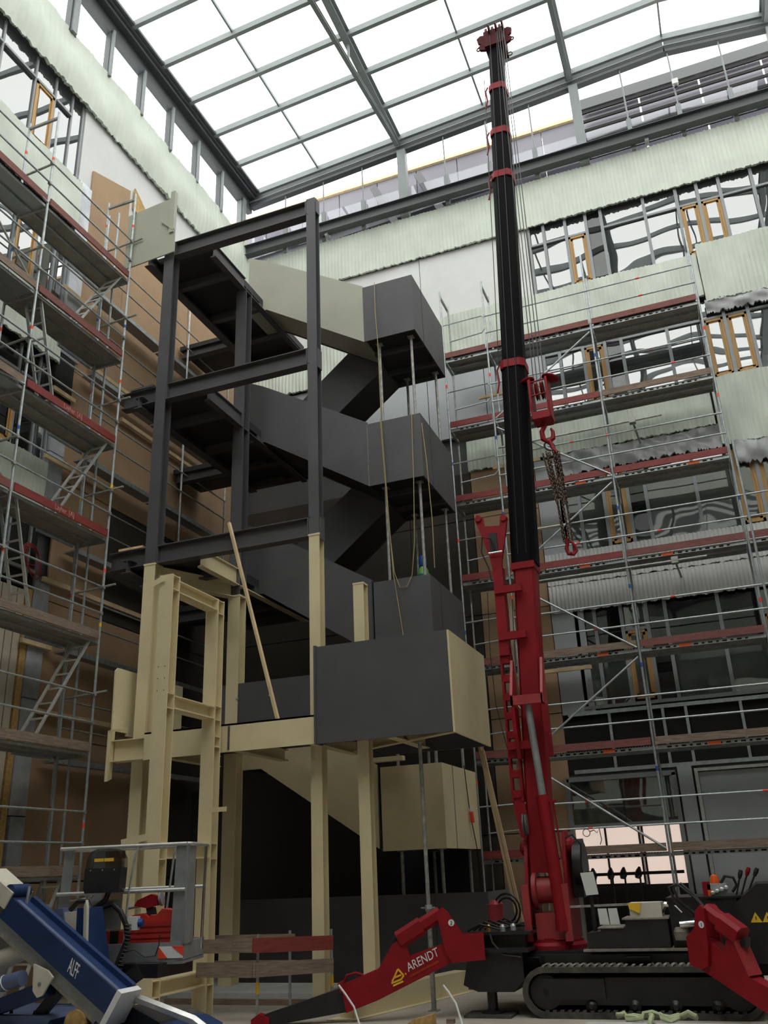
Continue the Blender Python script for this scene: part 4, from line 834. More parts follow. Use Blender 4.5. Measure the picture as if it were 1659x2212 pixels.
cp(G().prism([(-3.20, 2.8), (-3.02, 2.8), (-2.98, 2.35), (-3.04, 2.2), (-3.12, 2.25)], 'y', 13.70, 13.73), 'jib_tip', 'red')
for y in (13.63, 13.67): cp(G().lathe((-3.05+(y-13.63), 13.62, 2.42), (1, 0.08, 0), [(0.15, 0), (0.12, 0.012), (0.15, 0.024)], 18), 'jib_sheave', 'grey_metal', smooth=True)
for z in (6.02, 5.25, 3.55):
    cp(G().box(-3.16, -2.72, 13.60, 13.68, z-0.06, z+0.06), 'jib_clamp', 'red')
cp(G().path([(-3.28, 13.6, 6.0), (-3.32, 13.6, 5.0), (-3.30, 13.6, 4.2), (-3.18, 13.6, 3.5)], 0.007), 'control_cable', 'cable_black')
# outriggers : arms built in their own vertical planes
def outrigger(P0, D, hub, arm, cyl, number, yoff=0.0):
    d = Vector((D[0], D[1], 0)).normalized(); nrm = Vector((-d.y, d.x, 0)); P0 = Vector((P0[0], P0[1], 0))
    if nrm.y > 0: nrm = -nrm                      # towards the front
    o = thing('outrigger', tuple(P0)); o.parent = cr; o.location = P0-origin(cr)
    def slab(name, poly, a, b, m, par=o):
        g = G(); n = len(poly); vs = [P0+d*s+nrm*a+Vector((0, 0, z)) for s, z in poly]+[P0+d*s+nrm*b+Vector((0, 0, z)) for s, z in poly]
        g.add(vs, [tuple(range(n)), tuple(range(n, 2*n))[::-1]]+[(i, i+n, (i+1) % n+n, (i+1) % n) for i in range(n)]); return g.obj(name, m, par)
    h1 = slab('hub_cheek', hub, 0.10, 0.14, 'red'); slab('hub_cheek', hub, -0.14, -0.10, 'red')
    a_ = slab('arm', arm, -0.09, 0.09, 'red')
    (sa, za), (sb, zb) = cyl[0], cyl[-1]
    A = P0+d*sa+Vector((0, 0, za)); B = P0+d*sb+Vector((0, 0, zb)); w = 0.115; k = 0.045
    hs = G().prof(A, A+(B-A)*0.55, [(-w, -w+k), (-w+k, -w), (w-k, -w), (w, -w+k), (w, w-k), (w-k, w), (-w+k, w), (-w, w-k)]).obj('cylinder_guard', 'red', o)
    w2 = w*0.8; G().prof(A+(B-A)*0.55, B, [(-w2, -w2+k), (-w2+k, -w2), (w2-k, -w2), (w2, -w2+k), (w2, w2-k), (w2-k, w2), (-w2+k, w2), (-w2, w2-k)]).obj('cylinder_barrel', 'red', o)
    return o, P0, d, nrm, slab
o2, P0, d, nrm, slab = outrigger((-3.62, 13.05), (-3.1, -0.95),
    [(0.0, 0.70), (0.43, 0.68), (0.53, 0.78), (0.62, 1.27), (0.60, 1.33), (0.54, 1.36), (0.47, 1.30), (0.28, 1.02), (0.0, 1.02)],
    [(0.40, 0.95), (1.02, 0.78), (1.06, 0.90), (1.16, 0.99), (1.26, 0.92), (1.46, 0.63), (1.97, 0.45), (1.91, 0.12), (1.47, 0.26), (0.40, 0.70)],
    [(1.17, 0.97), (0.57, 1.29)], '2')
slab('cylinder_cap', [(1.28, 0.98), (1.22, 1.02), (1.13, 0.94), (1.2, 0.9)], -0.05, 0.05, 'black_paint')
slab('extension', [(1.92, 0.43), (3.12, 0.10), (3.06, 0.0), (2.9, 0.0), (1.89, 0.13)], -0.065, 0.065, 'black_paint')
slab('foot', [(2.95, 0.0), (3.2, 0.0), (3.2, 0.08), (3.1, 0.14), (2.95, 0.1)], -0.09, 0.09, 'red')
slab('end_plate', [(1.95, 0.50), (2.02, 0.47), (1.98, 0.36), (1.91, 0.38)], -0.11, 0.11, 'red')
hpts = [P0+d*s+Vector((0, 0, z)) for s, z in ((1.95, 0.45), (1.9, 0.56), (1.78, 0.59), (1.68, 0.56))]
G().path(hpts, 0.018).obj('handle', 'red', o2, True)
e_ = -d; up = (e_+Vector((0, 0, 0.435))).normalized(); ff = nrm*0.094
p = P0+d*1.05+ff+Vector((0, 0, 0.585)); text('lettering', 'ARENDT', 'white', 0.155, p, up, (0, 0, 1), o2, shear=0.12, sx=0.78)
p = P0+d*1.02+ff+Vector((0, 0, 0.520)); text('lettering', 'CONSTRUCTIONS METALLIQUES', 'amber', 0.036, p, up, (0, 0, 1), o2, sx=0.80)
def strip(a, b, w): # a bar of the emblem in the arm's plane
    A = P0+d*a[0]+ff+Vector((0, 0, a[1])); B = P0+d*b[0]+ff+Vector((0, 0, b[1])); return G().bar(A, B, 0.006, w, (B-A).cross(nrm))
em = [((1.275, 0.475), (1.19, 0.625)), ((1.19, 0.625), (1.115, 0.545)), ((1.115, 0.545), (1.15, 0.50)), ((1.15, 0.50), (1.285, 0.455)), ((1.125, 0.475), (1.265, 0.425)), ((1.08, 0.567), (1.095, 0.56)), ((1.25, 0.52), (1.15, 0.553))]
for a, b in em: strip(a, b, 0.022).obj('emblem_bar', 'yellow', o2)
cdisc = P0+d*0.43+nrm*0.142+Vector((0, 0, 1.17)); dk = G().lathe(cdisc, nrm, [(0.042, 0), (0.042, 0.004)], 20).obj('number_disc', 'white', o2)
text('number', '2', 'black_paint', 0.07, cdisc+nrm*0.006-e_*0.018-Vector((0, 0, 0.024)), e_, (0, 0, 1), o2)
o1, P0, d, nrm, slab = outrigger((-0.85, 12.85), (0.75, -0.55),
    [(0.0, 0.64), (0.16, 0.60), (0.27, 0.64), (0.32, 0.91), (0.34, 1.28), (0.29, 1.32), (0.20, 1.25), (0.15, 1.06), (0.0, 0.95)],
    [(0.1, 0.93), (0.27, 0.93), (0.50, 0.78), (0.55, 0.93), (0.66, 0.95), (0.80, 0.55), (1.45, 0.28), (1.35, 0.0), (0.06, 0.62)],
    [(0.72, 0.97), (0.27, 1.25)], '1')
slab('cylinder_cap', [(0.80, 0.97), (0.72, 0.93), (0.68, 0.86), (0.78, 0.86)], -0.05, 0.05, 'black_paint')
slab('extension', [(1.2, 0.33), (2.3, 0.1), (2.25, 0.0), (1.2, 0.12)], -0.06, 0.06, 'black_paint'); slab('foot', [(2.2, 0.0), (2.45, 0.0), (2.45, 0.1), (2.2, 0.12)], -0.09, 0.09, 'red')
slab('cover_plate', [(0.66, 0.955), (0.80, 0.56), (0.83, 0.57), (0.69, 0.965)], -0.11, 0.11, 'red_faded')
cdisc = P0+d*0.27+nrm*0.142+Vector((0, 0, 1.10)); G().lathe(cdisc, nrm, [(0.04, 0), (0.04, 0.004)], 20).obj('number_disc', 'white', o1)
text('number', '1', 'black_paint', 0.06, cdisc+nrm*0.006-d*0.012-Vector((0, 0, 0.022)), d, (0, 0, 1), o1)
# ---- hook block and chain sling hanging from the ropes
hb = thing('hook_block', (-2.09, 13.9, 9.0), 'red steel hook block hanging on the crane ropes beside the black boom', 'hook')
for s_ in (-1, 1):
    ck = G().prism([(13.74, 9.02), (14.06, 9.02), (14.1, 9.3), (14.1, 9.75), (14.0, 9.88), (13.8, 9.88), (13.7, 9.75), (13.7, 9.3)], 'x', -2.09+s_*0.15-0.02, -2.09+s_*0.15+0.02).obj('cheek_plate', 'red', hb)
    G().lathe((-2.09+s_*0.21, 13.86, 9.80), (s_*0.35, 0, 1), [(0.15, 0), (0.16, 0.02), (0.10, 0.06), (0.03, 0.07)], 18).obj('guard_flap', 'red', hb, True)
for x in (-0.07, 0.03): G().lathe((-2.09+x, 13.9, 9.62), (1, 0, 0), [(0.17, 0), (0.13, 0.02), (0.17, 0.04)], 18).obj('sheave', 'red', hb, True)
G().box(-2.24, -1.94, 13.72, 14.08, 9.0, 9.14).obj('crosshead', 'red', hb); G().tube((-2.24, 13.72, 9.45), (-1.94, 13.72, 9.47), 0.014).obj('tie_bolt', 'red', hb); G().tube((-2.24, 13.72, 9.72), (-1.94, 13.72, 9.74), 0.014).obj('tie_bolt', 'red', hb)
G().path([(-2.08, 13.9, 9.02), (-2.08, 13.9, 8.92), (-2.14, 13.9, 8.82), (-2.13, 13.9, 8.68), (-2.04, 13.9, 8.60), (-1.96, 13.9, 8.66), (-1.95, 13.9, 8.78), (-1.98, 13.9, 8.85)], [0.04, 0.04, 0.045, 0.05, 0.05, 0.045, 0.035, 0.02], 8).obj('hook', 'red', hb, True)
ch = thing('chain_sling', (-2.05, 13.9, 7.0), 'rusty bunch of lifting chains ending in a red hook, hung from the hook block', 'chain')
G().ring((-2.04, 13.9, 8.52), 0.10, 0.016, (0, 1, 0), 18, 6, 0.7).obj('master_link', 'cable_black', ch, True)
G().path([(-2.02, 13.86, 8.60), (-1.98, 13.86, 8.45), (-1.92, 13.86, 8.36)], 0.035).obj('shortening_hook', 'red', ch, True)
link = None
strands = [((-2.08, 13.88, 8.42), (-1.95, 13.9, 6.75)), ((-2.0, 13.84, 8.42), (-1.90, 13.86, 6.72)), ((-2.05, 13.95, 8.42), (-1.98, 13.94, 6.78)), ((-1.94, 13.9, 8.38), (-1.87, 13.9, 6.75)), ((-2.12, 13.9, 8.40), (-2.0, 13.88, 7.45)), ((-1.98, 13.93, 8.40), (-1.88, 13.92, 7.45)), ((-2.06, 13.82, 8.36), (-1.93, 13.84, 7.45)), ((-1.95, 13.83, 8.36), (-1.9, 13.84, 7.4))]
strands = [((-2.03+(a[0]+2.03)*1.5, a[1], a[2]), (-1.92+(b[0]+1.92)*1.35, b[1], b[2])) for a, b in strands]
for a, b in strands:
    a, b = Vector(a), Vector(b); n = int((b-a).length/0.042); dd = (b-a).normalized(); g = G(); u_ = dd.orthogonal().normalized(); v_ = dd.cross(u_)
    for i in range(n): g.ring(a+(b-a)*(i+0.5)/n, 0.033, 0.0095, u_ if i % 2 else v_, 8, 4, 0.55, bx=(v_ if i % 2 else u_))
    g.obj('chain_strand', 'chain', ch)
G().path([(-1.93, 13.9, 6.80), (-1.94, 13.9, 6.72), (-1.97, 13.9, 6.64), (-1.94, 13.9, 6.54), (-1.87, 13.9, 6.52), (-1.83, 13.9, 6.58), (-1.85, 13.9, 6.68)], [0.035, 0.03, 0.03, 0.032, 0.03, 0.028, 0.015], 8).obj('end_hook', 'red', ch, True)
G().path([(-1.88, 13.86, 6.74), (-1.82, 13.86, 6.66), (-1.80, 13.86, 6.56), (-1.85, 13.86, 6.5), (-1.9, 13.86, 6.55)], 0.022, 8).obj('end_hook', 'red', ch, True)
# ================================================================ BLUE BOOM LIFT
bl = thing('boom_lift', (-6.8, 8.4, 0), 'blue and grey articulated boom lift with a caged platform at lower left', 'lift')
def lp(g, name, m, parent=bl, smooth=False): return g.obj(name, m, parent, smooth)
lp(G().prism([(-8.3, 0.35), (-5.4, 0.35), (-5.3, 0.5), (-5.5, 0.58), (-8.3, 0.58)], 'y', 7.9, 9.0), 'chassis', 'blue')
for x in (-7.9, -5.8):
    for y in (7.75, 9.0): lp(G().lathe((x, y, 0.3), (0, 1, 0), [(0.12, 0), (0.3, 0.02), (0.3, 0.2), (0.12, 0.22)], 24), 'wheel', 'rubber', smooth=True)
lp(G().prism([(-8.2, 0.58), (-6.72, 0.58), (-6.68, 0.64), (-6.75, 0.67), (-8.2, 0.67)], 'y', 8.05, 8.9), 'hood', 'blue_light')
for x in (-7.3, -7.0): lp(G().lathe((x, 8.2, 0.67), (0, 0, 1), [(0.02, 0), (0.015, 0.03)], 8), 'hood_knob', 'black_paint')
# main blue arm
A, B = Vector((-7.35, 8.0, 1.68)), Vector((-5.92, 8.0, 0.79)); dr = (B-A).normalized(); up = Vector((-dr.z, 0, dr.x))
def quad(a, b, lo, hi, y0, y1, name, m, par=bl):
    P = [A+dr*a+up*lo, A+dr*b+up*lo, A+dr*b+up*hi, A+dr*a+up*hi]
    return G().prism([(p.x, p.z) for p in P], 'y', y0, y1).obj(name, m, par)
L_ = (B-A).length
arm = quad(0, L_, -0.12, 0.11, 8.0, 8.02, 'arm_side', 'blue'); quad(0, L_, -0.12, 0.11, 8.24, 8.26, 'arm_side', 'blue')
quad(0.04, L_, 0.095, 0.11, 8.02, 8.24, 'arm_top', 'blue'); quad(0.1, L_-0.02, 0.11, 0.125, 8.0, 8.05, 'arm_lip', 'blue_light'); quad(0.1, L_-0.02, 0.11, 0.16, 8.2, 8.26, 'arm_lip', 'blue')
quad(-0.6, L_-0.05, -0.24, -0.12, 8.04, 8.24, 'inner_arm', 'grey_metal'); quad(-0.6, L_-0.1, -0.27, -0.24, 8.03, 8.25, 'arm_underside', 'dusty')
quad(-0.45, 0.02, -0.02, 0.16, 7.98, 8.28, 'end_cover', 'offwhite')
quad(L_-0.01, L_+0.05, -0.2, 0.14, 7.97, 8.29, 'end_cap', 'white')
lp(G().lathe(A+Vector((0.04, 0.0, 0.14)), (0, 1, 0), [(0.07, 0), (0.07, 0.26)], 16), 'pivot', 'blue', smooth=True); lp(G().tube((-7.18, 8.12, 1.68), (-7.16, 8.12, 1.86), 0.015), 'pin_handle', 'galv')
text('lettering', 'ALFF', 'white', 0.19, A+dr*1.06+up*(-0.06)+Vector((0, -0.004, 0.0)), dr, (0.25, 0, 1), bl, sx=0.36, rawup=True)
lp(G().prism([(-6.88, 1.14), (-6.86, 0.9), (-6.80, 0.84), (-6.74, 0.86), (-6.63, 1.02), (-6.70, 1.08)], 'y', 7.97, 7.995), 'gusset', 'offwhite'); lp(G().lathe((-6.78, 7.965, 0.96), (0, 1, 0), [(0.02, 0), (0.02, 0.01)], 10), 'gusset_pin', 'grey_metal')
lp(G().tube((-8.1, 8.15, 0.95), (-6.98, 8.15, 1.32), 0.10, 16), 'white_cylinder', 'offwhite', smooth=True)
bc = lp(G().tube((-8.1, 7.92, 0.78), (-6.95, 7.92, 1.02), 0.075, 16), 'blue_cylinder', 'blue_light', smooth=True)
for i in range(9): x = -7.75+0.075*i; G().ring((x, 7.92, 0.78+(x+8.1)*0.209), 0.076, 0.006, (1, 0, 0.5), 14, 5).obj('stripe', 'white', bc)
lp(G().bar((-7.8, 8.1, 0.62), (-6.75, 8.1, 0.92), 0.12, 0.14), 'lower_link', 'blue'); lp(G().bar((-7.0, 8.2, 0.6), (-6.6, 8.2, 1.0), 0.08, 0.1), 'lower_link', 'black_paint')
# upright arm with cream cover
for x in (-7.30, -6.93):
    lp(G().prism([(x-0.06, 1.62), (x+0.05, 1.62), (x+0.20, 1.05), (x+0.12, 0.75), (x-0.02, 0.75)], 'y', 8.78 if x < -7 else 8.70, 9.0), 'upright_cheek', 'blue_light' if x < -7 else 'blue')
lp(G().prism([(-6.87, 1.63), (-6.85, 1.7), (-6.83, 1.62), (-6.80, 1.2), (-6.92, 0.9), (-6.94, 0.92), (-6.84, 1.22)], 'y', 8.66, 8.70), 'cheek_edge', 'offwhite')
lp(G().prism([(-7.24, 1.58), (-6.98, 1.58), (-6.9, 1.2), (-7.1, 1.05), (-7.18, 1.2)], 'y', 8.80, 9.05), 'cover', 'offwhite')
for i in range(5): lp(G().bar((-7.06+0.02*i, 8.78, 1.12+0.035*i), (-6.93, 8.78, 1.20+0.035*i), 0.012, 0.012), 'cover_rib', 'grey_metal')
lp(G().path([(-7.2, 8.85, 1.6), (-7.1, 8.85, 1.68), (-6.98, 8.85, 1.68), (-6.93, 8.85, 1.6)], 0.03), 'hose', 'cable_black', smooth=True)
lp(G().bar((-6.95, 9.0, 0.62), (-6.5, 9.25, 0.95), 0.2, 0.16), 'platform_link', 'black_paint'); lp(G().box(-6.95, -6.25, 9.2, 9.9, 0.88, 1.02), 'platform_bracket', 'black_paint')
lp(G().path([(-6.1, 8.3, 0.62), (-5.95, 8.3, 0.78), (-5.85, 8.3, 0.80), (-5.2, 8.3, 0.62), (-4.9, 8.3, 0.45)], 0.045), 'bent_guard', 'alu', smooth=True); lp(G().prism([(-6.2, 0.4), (-5.4, 0.4), (-5.6, 0.6), (-5.9, 0.72), (-6.1, 0.7)], 'y', 8.3, 8.7), 'rear_cover', 'black_paint')
lp(G().lathe((-6.35, 8.0, 0.62), (0, 1, 0), [(0.12, 0), (0.12, 0.1)], 16), 'ring_lamp', 'osb')
# platform
pfm = thing('platform', (-6.7, 9.6, 1.0)); pfm.parent = bl; pfm.location = Vector((-6.7, 9.6, 1.0))-origin(bl)
def pp(g, name, m, smooth=False): return g.obj(name, m, pfm, smooth)
xa, xb, ya, yb = -7.48, -5.95, 9.22, 9.98
pp(G().prism([(xa+0.25, 1.02), (xb-0.12, 1.02), (xb-0.03, 1.06), (xb, 1.12), (xb, 1.22), (xa+0.2, 1.22)], 'y', ya, ya+0.03), 'kick_plate', 'grey_metal')
pp(G().box(xa+0.2, xb, yb-0.03, yb, 1.02, 1.22), 'kick_plate', 'grey_metal'); pp(G().box(xb-0.03, xb, ya, yb, 1.04, 1.22), 'kick_plate', 'grey_metal'); pp(G().box(xa, xb, ya, yb, 1.0, 1.03), 'platform_floor', 'grey_metal')
for z, y in ((2.25, ya), (2.25, yb), (1.76, ya), (1.78, yb)): pp(G().tube((xa, y, z), (xb, y, z), 0.022, 10), 'rail', 'alu', True)
pp(G().path([(xb-0.05, ya, 2.25), (xb+0.02, ya+0.06, 2.25), (xb+0.02, yb-0.06, 2.25), (xb-0.05, yb, 2.25)], 0.022, 10), 'rail', 'alu', True); pp(G().path([(xa+0.05, ya, 2.25), (xa-0.02, ya+0.06, 2.25), (xa-0.02, yb-0.06, 2.25), (xa+0.05, yb, 2.25)], 0.022, 10), 'rail', 'alu', True)
for x0, x1, y in ((xa, xa+0.12, ya+0.04), (xa+0.02, xa+0.2, yb), (xb-0.16, xb+0.0, ya+0.02)): pp(G().prism([(x0, 1.2), (x1, 1.2), (x1+0.03, 2.24), (x0+0.03, 2.24)], 'y', y, y+0.02), 'corner_sheet', 'grey_metal')
pp(G().prism([(ya, 1.2), (ya+0.3, 1.2), (ya+0.3, 2.24), (ya, 2.24)], 'x', xb-0.005, xb+0.015), 'corner_sheet', 'grey_metal'); pp(G().tube((xb, yb-0.1, 1.1), (xb+0.02, yb-0.1, 2.24), 0.018), 'stanchion', 'chrome', True)
for x in (-7.14, -6.64): pp(G().path([(x, ya-0.0, 1.2), (x+0.02, ya-0.01, 1.7), (x+0.08, ya-0.02, 2.15), (x+0.12, ya, 2.25)], 0.014), 'hoop', 'galv', True)
pp(G().tube((-6.45, yb-0.02, 1.25), (-6.35, yb-0.02, 2.25), 0.014), 'stanchion', 'galv', True)
pp(G().path([(xa+0.18, yb-0.1, 1.95), (xa+0.16, yb-0.1, 1.75), (xa+0.12, yb-0.1, 1.7), (xa+0.05, ya+0.1, 1.68)], 0.014), 'gate_handle', 'chrome', True)
pp(G().box(-7.14, -6.70, ya-0.01, ya+0.005, 1.38, 1.68), 'front_sheet', 'grey_metal')
hz = pp(G().box(-6.23, xb+0.003, ya-0.008, ya-0.001, 1.06, 1.18), 'hazard_plate', 'white')
for q in ([(-6.23, 1.18), (-6.23, 1.06), (-6.12, 1.06)], [(-6.08, 1.18), (-5.94, 1.18), (-5.94, 1.08)]): G().prism(q, 'y', ya-0.012, ya-0.008).obj('hazard_stripe', 'tape_red', hz)
cb = pp(G().prism([(-7.07, 1.80), (-7.05, 1.76), (-6.67, 1.76), (-6.65, 1.80), (-6.64, 2.02), (-7.07, 2.02)], 'y', ya-0.22, ya-0.03), 'control_box', 'black_paint')
v = []; 
vz = G(); vz.prism([(-7.07, 2.02), (-6.64, 2.02), (-6.645, 2.12), (-6.69, 2.20), (-6.76, 2.225), (-6.95, 2.225), (-7.02, 2.20), (-7.06, 2.12)], 'y', ya-0.2, ya-0.03); vz.obj('visor', 'visor', cb)
for x in (-6.97, -6.85): G().box(x, x+0.11, ya-0.208, ya-0.2, 2.09, 2.125).obj('label_strip', 'yellow', cb)
for x in (-7.0, -6.86, -6.72): G().lathe((x, ya-0.22, 2.0), (0, -1, 0), [(0.008, 0), (0.006, 0.008)], 8).obj('screw', 'galv', cb)
pp(G().path([(-6.80, ya-0.12, 1.78), (-6.84, ya-0.13, 1.68), (-7.0, ya-0.13, 1.58), (-6.9, ya-0.13, 1.60), (-6.75, ya-0.13, 1.64), (-6.65, ya-0.13, 1.56), (-6.58, ya-0.12, 1.42), (-6.55, ya-0.12, 1.28), (-6.62, ya-0.13, 1.10), (-6.68, ya-0.14, 0.92), (-6.72, ya-0.14, 0.72)], 0.03, 8), 'cable_hose', 'cable_black', True)
for i in range(18):
    t = i/17; pp(G().ring((-6.57-0.13*max(0, t-0.35)*1.6+0.02, ya-0.125, 1.42-0.62*t), 0.033, 0.007, (0.2, 0, 1), 10, 4), 'hose_rib', 'rubber', True)
pp(G().path([(-6.6, ya-0.05, 1.14), (-6.5, ya-0.03, 1.16), (-6.38, ya-0.02, 1.08), (-6.26, ya-0.02, 1.09), (-6.22, ya-0.02, 1.2), (-6.22, ya-0.02, 1.3)], 0.006), 'cord', 'cable_black', True)
sk = pp(G().box(-6.58, -6.46, ya-0.08, ya-0.01, 1.36, 1.50), 'socket', 'paper'); G().lathe((-6.46, ya-0.045, 1.43), (1, 0, 0), [(0.045, 0), (0.045, 0.05)], 12).obj('socket_cap', 'gas_blue', sk)
# cargo in the platform
tc_ = thing('tool_case', (-6.4, 9.6, 1.03), 'large ribbed red plastic tool case standing in the lift platform', 'case')
G().box(-6.68, -6.08, 9.42, 9.72, 1.04, 1.44).obj('body', 'case_red', tc_)
for i in range(6): G().box(-6.67, -6.09, 9.405, 9.42, 1.08+0.06*i, 1.12+0.06*i).obj('rib', 'case_red', tc_)
G().prism([(-6.68, 1.44), (-6.08, 1.44), (-6.1, 1.53), (-6.3, 1.56), (-6.36, 1.50), (-6.46, 1.48), (-6.52, 1.52), (-6.66, 1.50)], 'y', 9.46, 9.68).obj('handle_lid', 'case_red', tc_)
t2 = thing('tool_case', (-6.95, 9.6, 1.03), 'low red tool case with black straps behind the grey sheet of the lift platform', 'case')
G().box(-7.2, -6.72, 9.45, 9.75, 1.04, 1.34).obj('body', 'case_red', t2)
for x in (-7.05, -6.9): G().box(x, x+0.1, 9.44, 9.76, 1.035, 1.345).obj('strap', 'black_paint', t2)
hm = thing('rotary_hammer', (-6.5, 9.6, 1.5), 'red and black power drill lying on the red case in the lift', 'drill')
G().prism([(-6.66, 1.60), (-6.62, 1.66), (-6.46, 1.72), (-6.38, 1.70), (-6.37, 1.60), (-6.5, 1.57)], 'y', 9.5, 9.6).obj('housing', 'red', hm); G().lathe((-6.36, 9.55, 1.66), (1, 0, 0.2), [(0.075, 0), (0.075, 0.03)], 14).obj('guard_disc', 'grey_metal', hm)
G().tube((-6.74, 9.55, 1.58), (-6.6, 9.55, 1.60), 0.02).obj('chuck', 'galv', hm); G().prism([(-6.52, 1.58), (-6.42, 1.58), (-6.40, 1.50), (-6.50, 1.50)], 'y', 9.52, 9.58).obj('grip', 'black_paint', hm)
def turn(o, ang=0.25, c=Vector((-6.7, 9.6, 0)), sh=Vector((-0.20, 0, 0))):
    o.location = c+sh+Matrix.Rotation(ang, 3, 'Z') @ (Vector(o.location)-c); o.rotation_euler.z = ang
pw = Vector(pfm.location)+origin(bl); tmp = Vector((-6.7, 9.6, 0))
pfm.location = Vector(pfm.location)+Vector((-0.20, 0, 0)); pfm.rotation_euler.z = 0.25
for o_ in (tc_, t2, hm): turn(o_)
# ================================================================ GUARD RAILING
gr = thing('edge_railing', (-6.7, 12.2, 0), 'temporary timber guard rail with a red upper board around the pit', 'railing')
for x, y in ((-6.72, 12.17), (-5.98, 13.05), (-8.9, 12.25)):
    ps = G().tube((x, y+0.15, 0), (x, y+0.15, 1.1), 0.022, 8).obj('post', 'galv', gr, True); G().tube((x, y+0.15, 0.35), (x, y+0.15, 0.5), 0.025).obj('tape_mark', 'yellow' if x > -7 else 'tape_blue', ps); G().box(x-0.06, x+0.06, y+0.09, y+0.21, 0, 0.012).obj('foot', 'galv_old', ps)
G().bar((-7.68, 12.22, 0.96), (-6.70, 12.20, 0.97), 0.03, 0.18).obj('board', 'toe_wood', gr); G().bar((-6.72, 12.17, 0.97), (-5.92, 13.12, 0.925), 0.03, 0.19).obj('board', 'toe_red', gr)
G().bar((-7.66, 12.24, 0.66), (-6.68, 12.20, 0.66), 0.03, 0.19).obj('board', 'toe_wood', gr); G().bar((-6.72, 12.18, 0.66), (-5.92, 13.12, 0.63), 0.03, 0.18).obj('board', 'toe_wood', gr)
g2 = thing('edge_railing', (-8, 13.0, 0), 'plain grey timber guard rail behind the red board railing', 'railing')
for x in (-9.3, -6.6): G().tube((x, 13.08, 0), (x, 13.08, 1.1), 0.022).obj('post', 'galv', g2, True)
for z in (0.97, 0.62): G().bar((-9.4, 13.05, z), (-6.5, 13.05, z), 0.03, 0.17).obj('board', 'toe_wood', g2)
# ================================================================ LOOSE SITE ITEMS
G().bar((-6.76, 12.96, 4.205), (-7.93, 13.24, 7.92), 0.05, 0.05).obj('leaning_lath', 'lath', label='long pale timber lath leaning on the platform edge before the dark column', cat='lath')
for i in (0, 1): G().bar((-3.45+0.07*i, 15.12, 0.0), (-3.98+0.05*i, 14.99, 3.75-0.06*i), 0.045, 0.06).obj('leaning_batten', 'lath', label=('left' if i == 0 else 'right')+' one of two pale battens leaning between dark box and crane mast', cat='batten', group='battens beside the crane')
gc = thing('gas_cylinder', (-5.02, 15.95, ZM[2]+0.24), 'blue and green gas cylinder standing on the third highest stair landing', 'gas cylinder')
z = ZM[2]+0.24; x, y = -5.06, 16.0
y = 16.25; x = -5.2
G().lathe((x, y, z), (0, 0, 1), [(0.11, 0.0), (0.115, 0.03), (0.115, 1.36)], 20).obj('body', 'gas_teal', gc, True); G().lathe((x, y, z+1.36), (0, 0, 1), [(0.115, 0), (0.10, 0.10), (0.06, 0.17), (0.04, 0.19)], 20).obj('shoulder', 'gas_green', gc, True)
G().lathe((x, y, z+1.55), (0, 0, 1), [(0.04, -0.02), (0.075, 0.0), (0.085, 0.1), (0.075, 0.2), (0.04, 0.22)], 16).obj('valve_guard', 'gas_blue', gc, True)
ropes = [('rope', [(-5.8, 15.74, 14.32), (-5.80, 15.72, 13.5), (-5.77, 15.72, 12.68), (-5.77, 15.72, 10.72), (-5.70, 15.72, 8.59), (-5.66, 15.74, 7.29), (-5.59, 15.74, 6.71), (-5.50, 15.74, 5.9)], 'tan rope falling from the highest landing box past two levels'),
         ('rope', [(-5.09, 15.75, 10.8), (-5.10, 15.72, 10.2), (-5.12, 15.72, 9.24), (-5.18, 15.73, 7.9), (-5.27, 15.74, 7.23), (-5.39, 15.75, 7.01), (-5.54, 15.75, 7.01), (-5.64, 15.74, 7.34), (-5.72, 15.73, 8.59), (-5.80, 15.74, 10.8)], 'tan rope hanging in a loop below the second landing box'),
         ('rope', [(-4.88, 15.74, 10.5), (-4.82, 15.72, 9.6), (-4.78, 15.72, 8.31), (-4.80, 15.74, 7.3)], 'short tan rope hanging right of the looped rope')]
for nm, pts, lb in ropes: G().path(pts, 0.009, 5).obj(nm, 'rope', None, True, lb, 'rope', at=pts[-1])
pc = thing('power_cable', (-4.88, 17.3, 2.2), 'black power cable with a red plug hanging on the cream landing box', 'cable')
G().path([(-4.88, 17.1, 3.7), (-4.88, 17.15, 3.4), (-4.88, 17.25, 2.96), (-4.88, 17.3, 2.85)], 0.010).obj('cord', 'cable_black', pc, True); G().path([(-4.88, 17.36, 2.66), (-4.88, 17.45, 2.5), (-4.88, 17.6, 2.2), (-4.88, 17.7, 1.6), (-4.88, 17.75, 0.8)], 0.010).obj('cord', 'cable_black', pc, True)
G().tube((-4.86, 17.3, 2.86), (-4.86, 17.36, 2.66), 0.04, 10).obj('plug', 'tape_red', pc, True); G().tube((-4.86, 17.29, 2.92), (-4.86, 17.3, 2.84), 0.035, 10).obj('plug_cap', 'paper', pc, True)
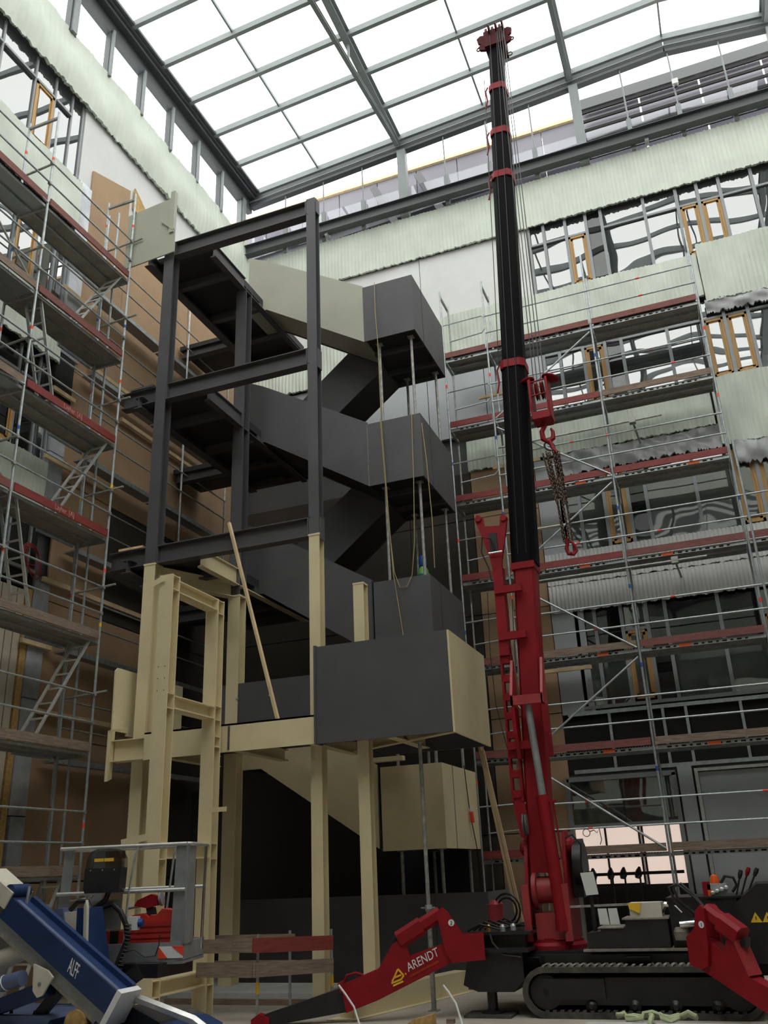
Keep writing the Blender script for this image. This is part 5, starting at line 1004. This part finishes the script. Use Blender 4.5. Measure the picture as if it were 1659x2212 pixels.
for pts, lb in (([(-5.34, 12.0, 0.50), (-5.25, 12.0, 0.40), (-5.13, 12.0, 0.25), (-5.06, 11.98, 0.08), (-5.02, 11.95, 0.01)], 'white cable bending over the lower red outrigger arm'), ([(-3.9, 12.0, 0.50), (-3.84, 12.0, 0.43), (-3.75, 12.0, 0.30), (-3.69, 12.0, 0.10), (-3.66, 11.95, 0.012)], 'white cable standing up from the floor right of the prop foot')):
    G().path(pts, 0.014, 6).obj('white_cable', 'white', None, True, lb, 'cable', at=pts[-1])
pk = thing('floor_plank', (-1.2, 12.3, 0), 'pale floor plank lying in front of the crane track', 'plank')
G().box(-2.2, 0.25, 12.1, 12.35, 0.0, 0.07).obj('board', 'concrete_light', pk); G().box(-0.15, 0.1, 12.05, 12.4, 0.07, 0.13).obj('cleat', 'toe_wood', pk)
sl = thing('lifting_strap', (-1.5, 12.4, 0.07), 'crumpled pale green lifting strap lying on the floor plank', 'strap')
pts = [(-1.85+0.07*i+0.03*math.sin(i*2.1), 12.42+0.05*math.sin(i*1.3), 0.11+0.03*abs(math.sin(i*1.7))) for i in range(14)]
for k in range(3): G().path([(p[0], p[1]-0.02*k, p[2]+0.02*k*math.sin(i+k)) for i, p in enumerate(pts)], 0.025, 6).obj('strap_fold', 'strap_green', sl, True)
G().path([(-1.45, 12.4, 0.14), (-1.42, 12.3, 0.15), (-1.43, 12.12, 0.11), (-1.45, 12.06, 0.02)], 0.03, 6).obj('strap_tail', 'strap_green', sl, True)
G().box(-4.05, -3.95, 12.5, 12.58, 0, 0.05).obj('wood_offcut', 'toe_wood', label='tiny dark wood offcut on the floor right of the prop', cat='offcut')
G().prism([(-4.55, 0.0), (-4.05, 0.0), (-4.05, 0.18), (-4.3, 0.12)], 'y', 11.95, 12.1).obj('wood_block', 'osb', label='rough brown timber wedge at the bottom edge before the prop', cat='wedge')
G().box(-3.95, -3.3, 12.95, 13.4, 0, 0.035).obj('spreader_plate', 'rubber', label='dark square spreader plate under the black outrigger jack', cat='plate')
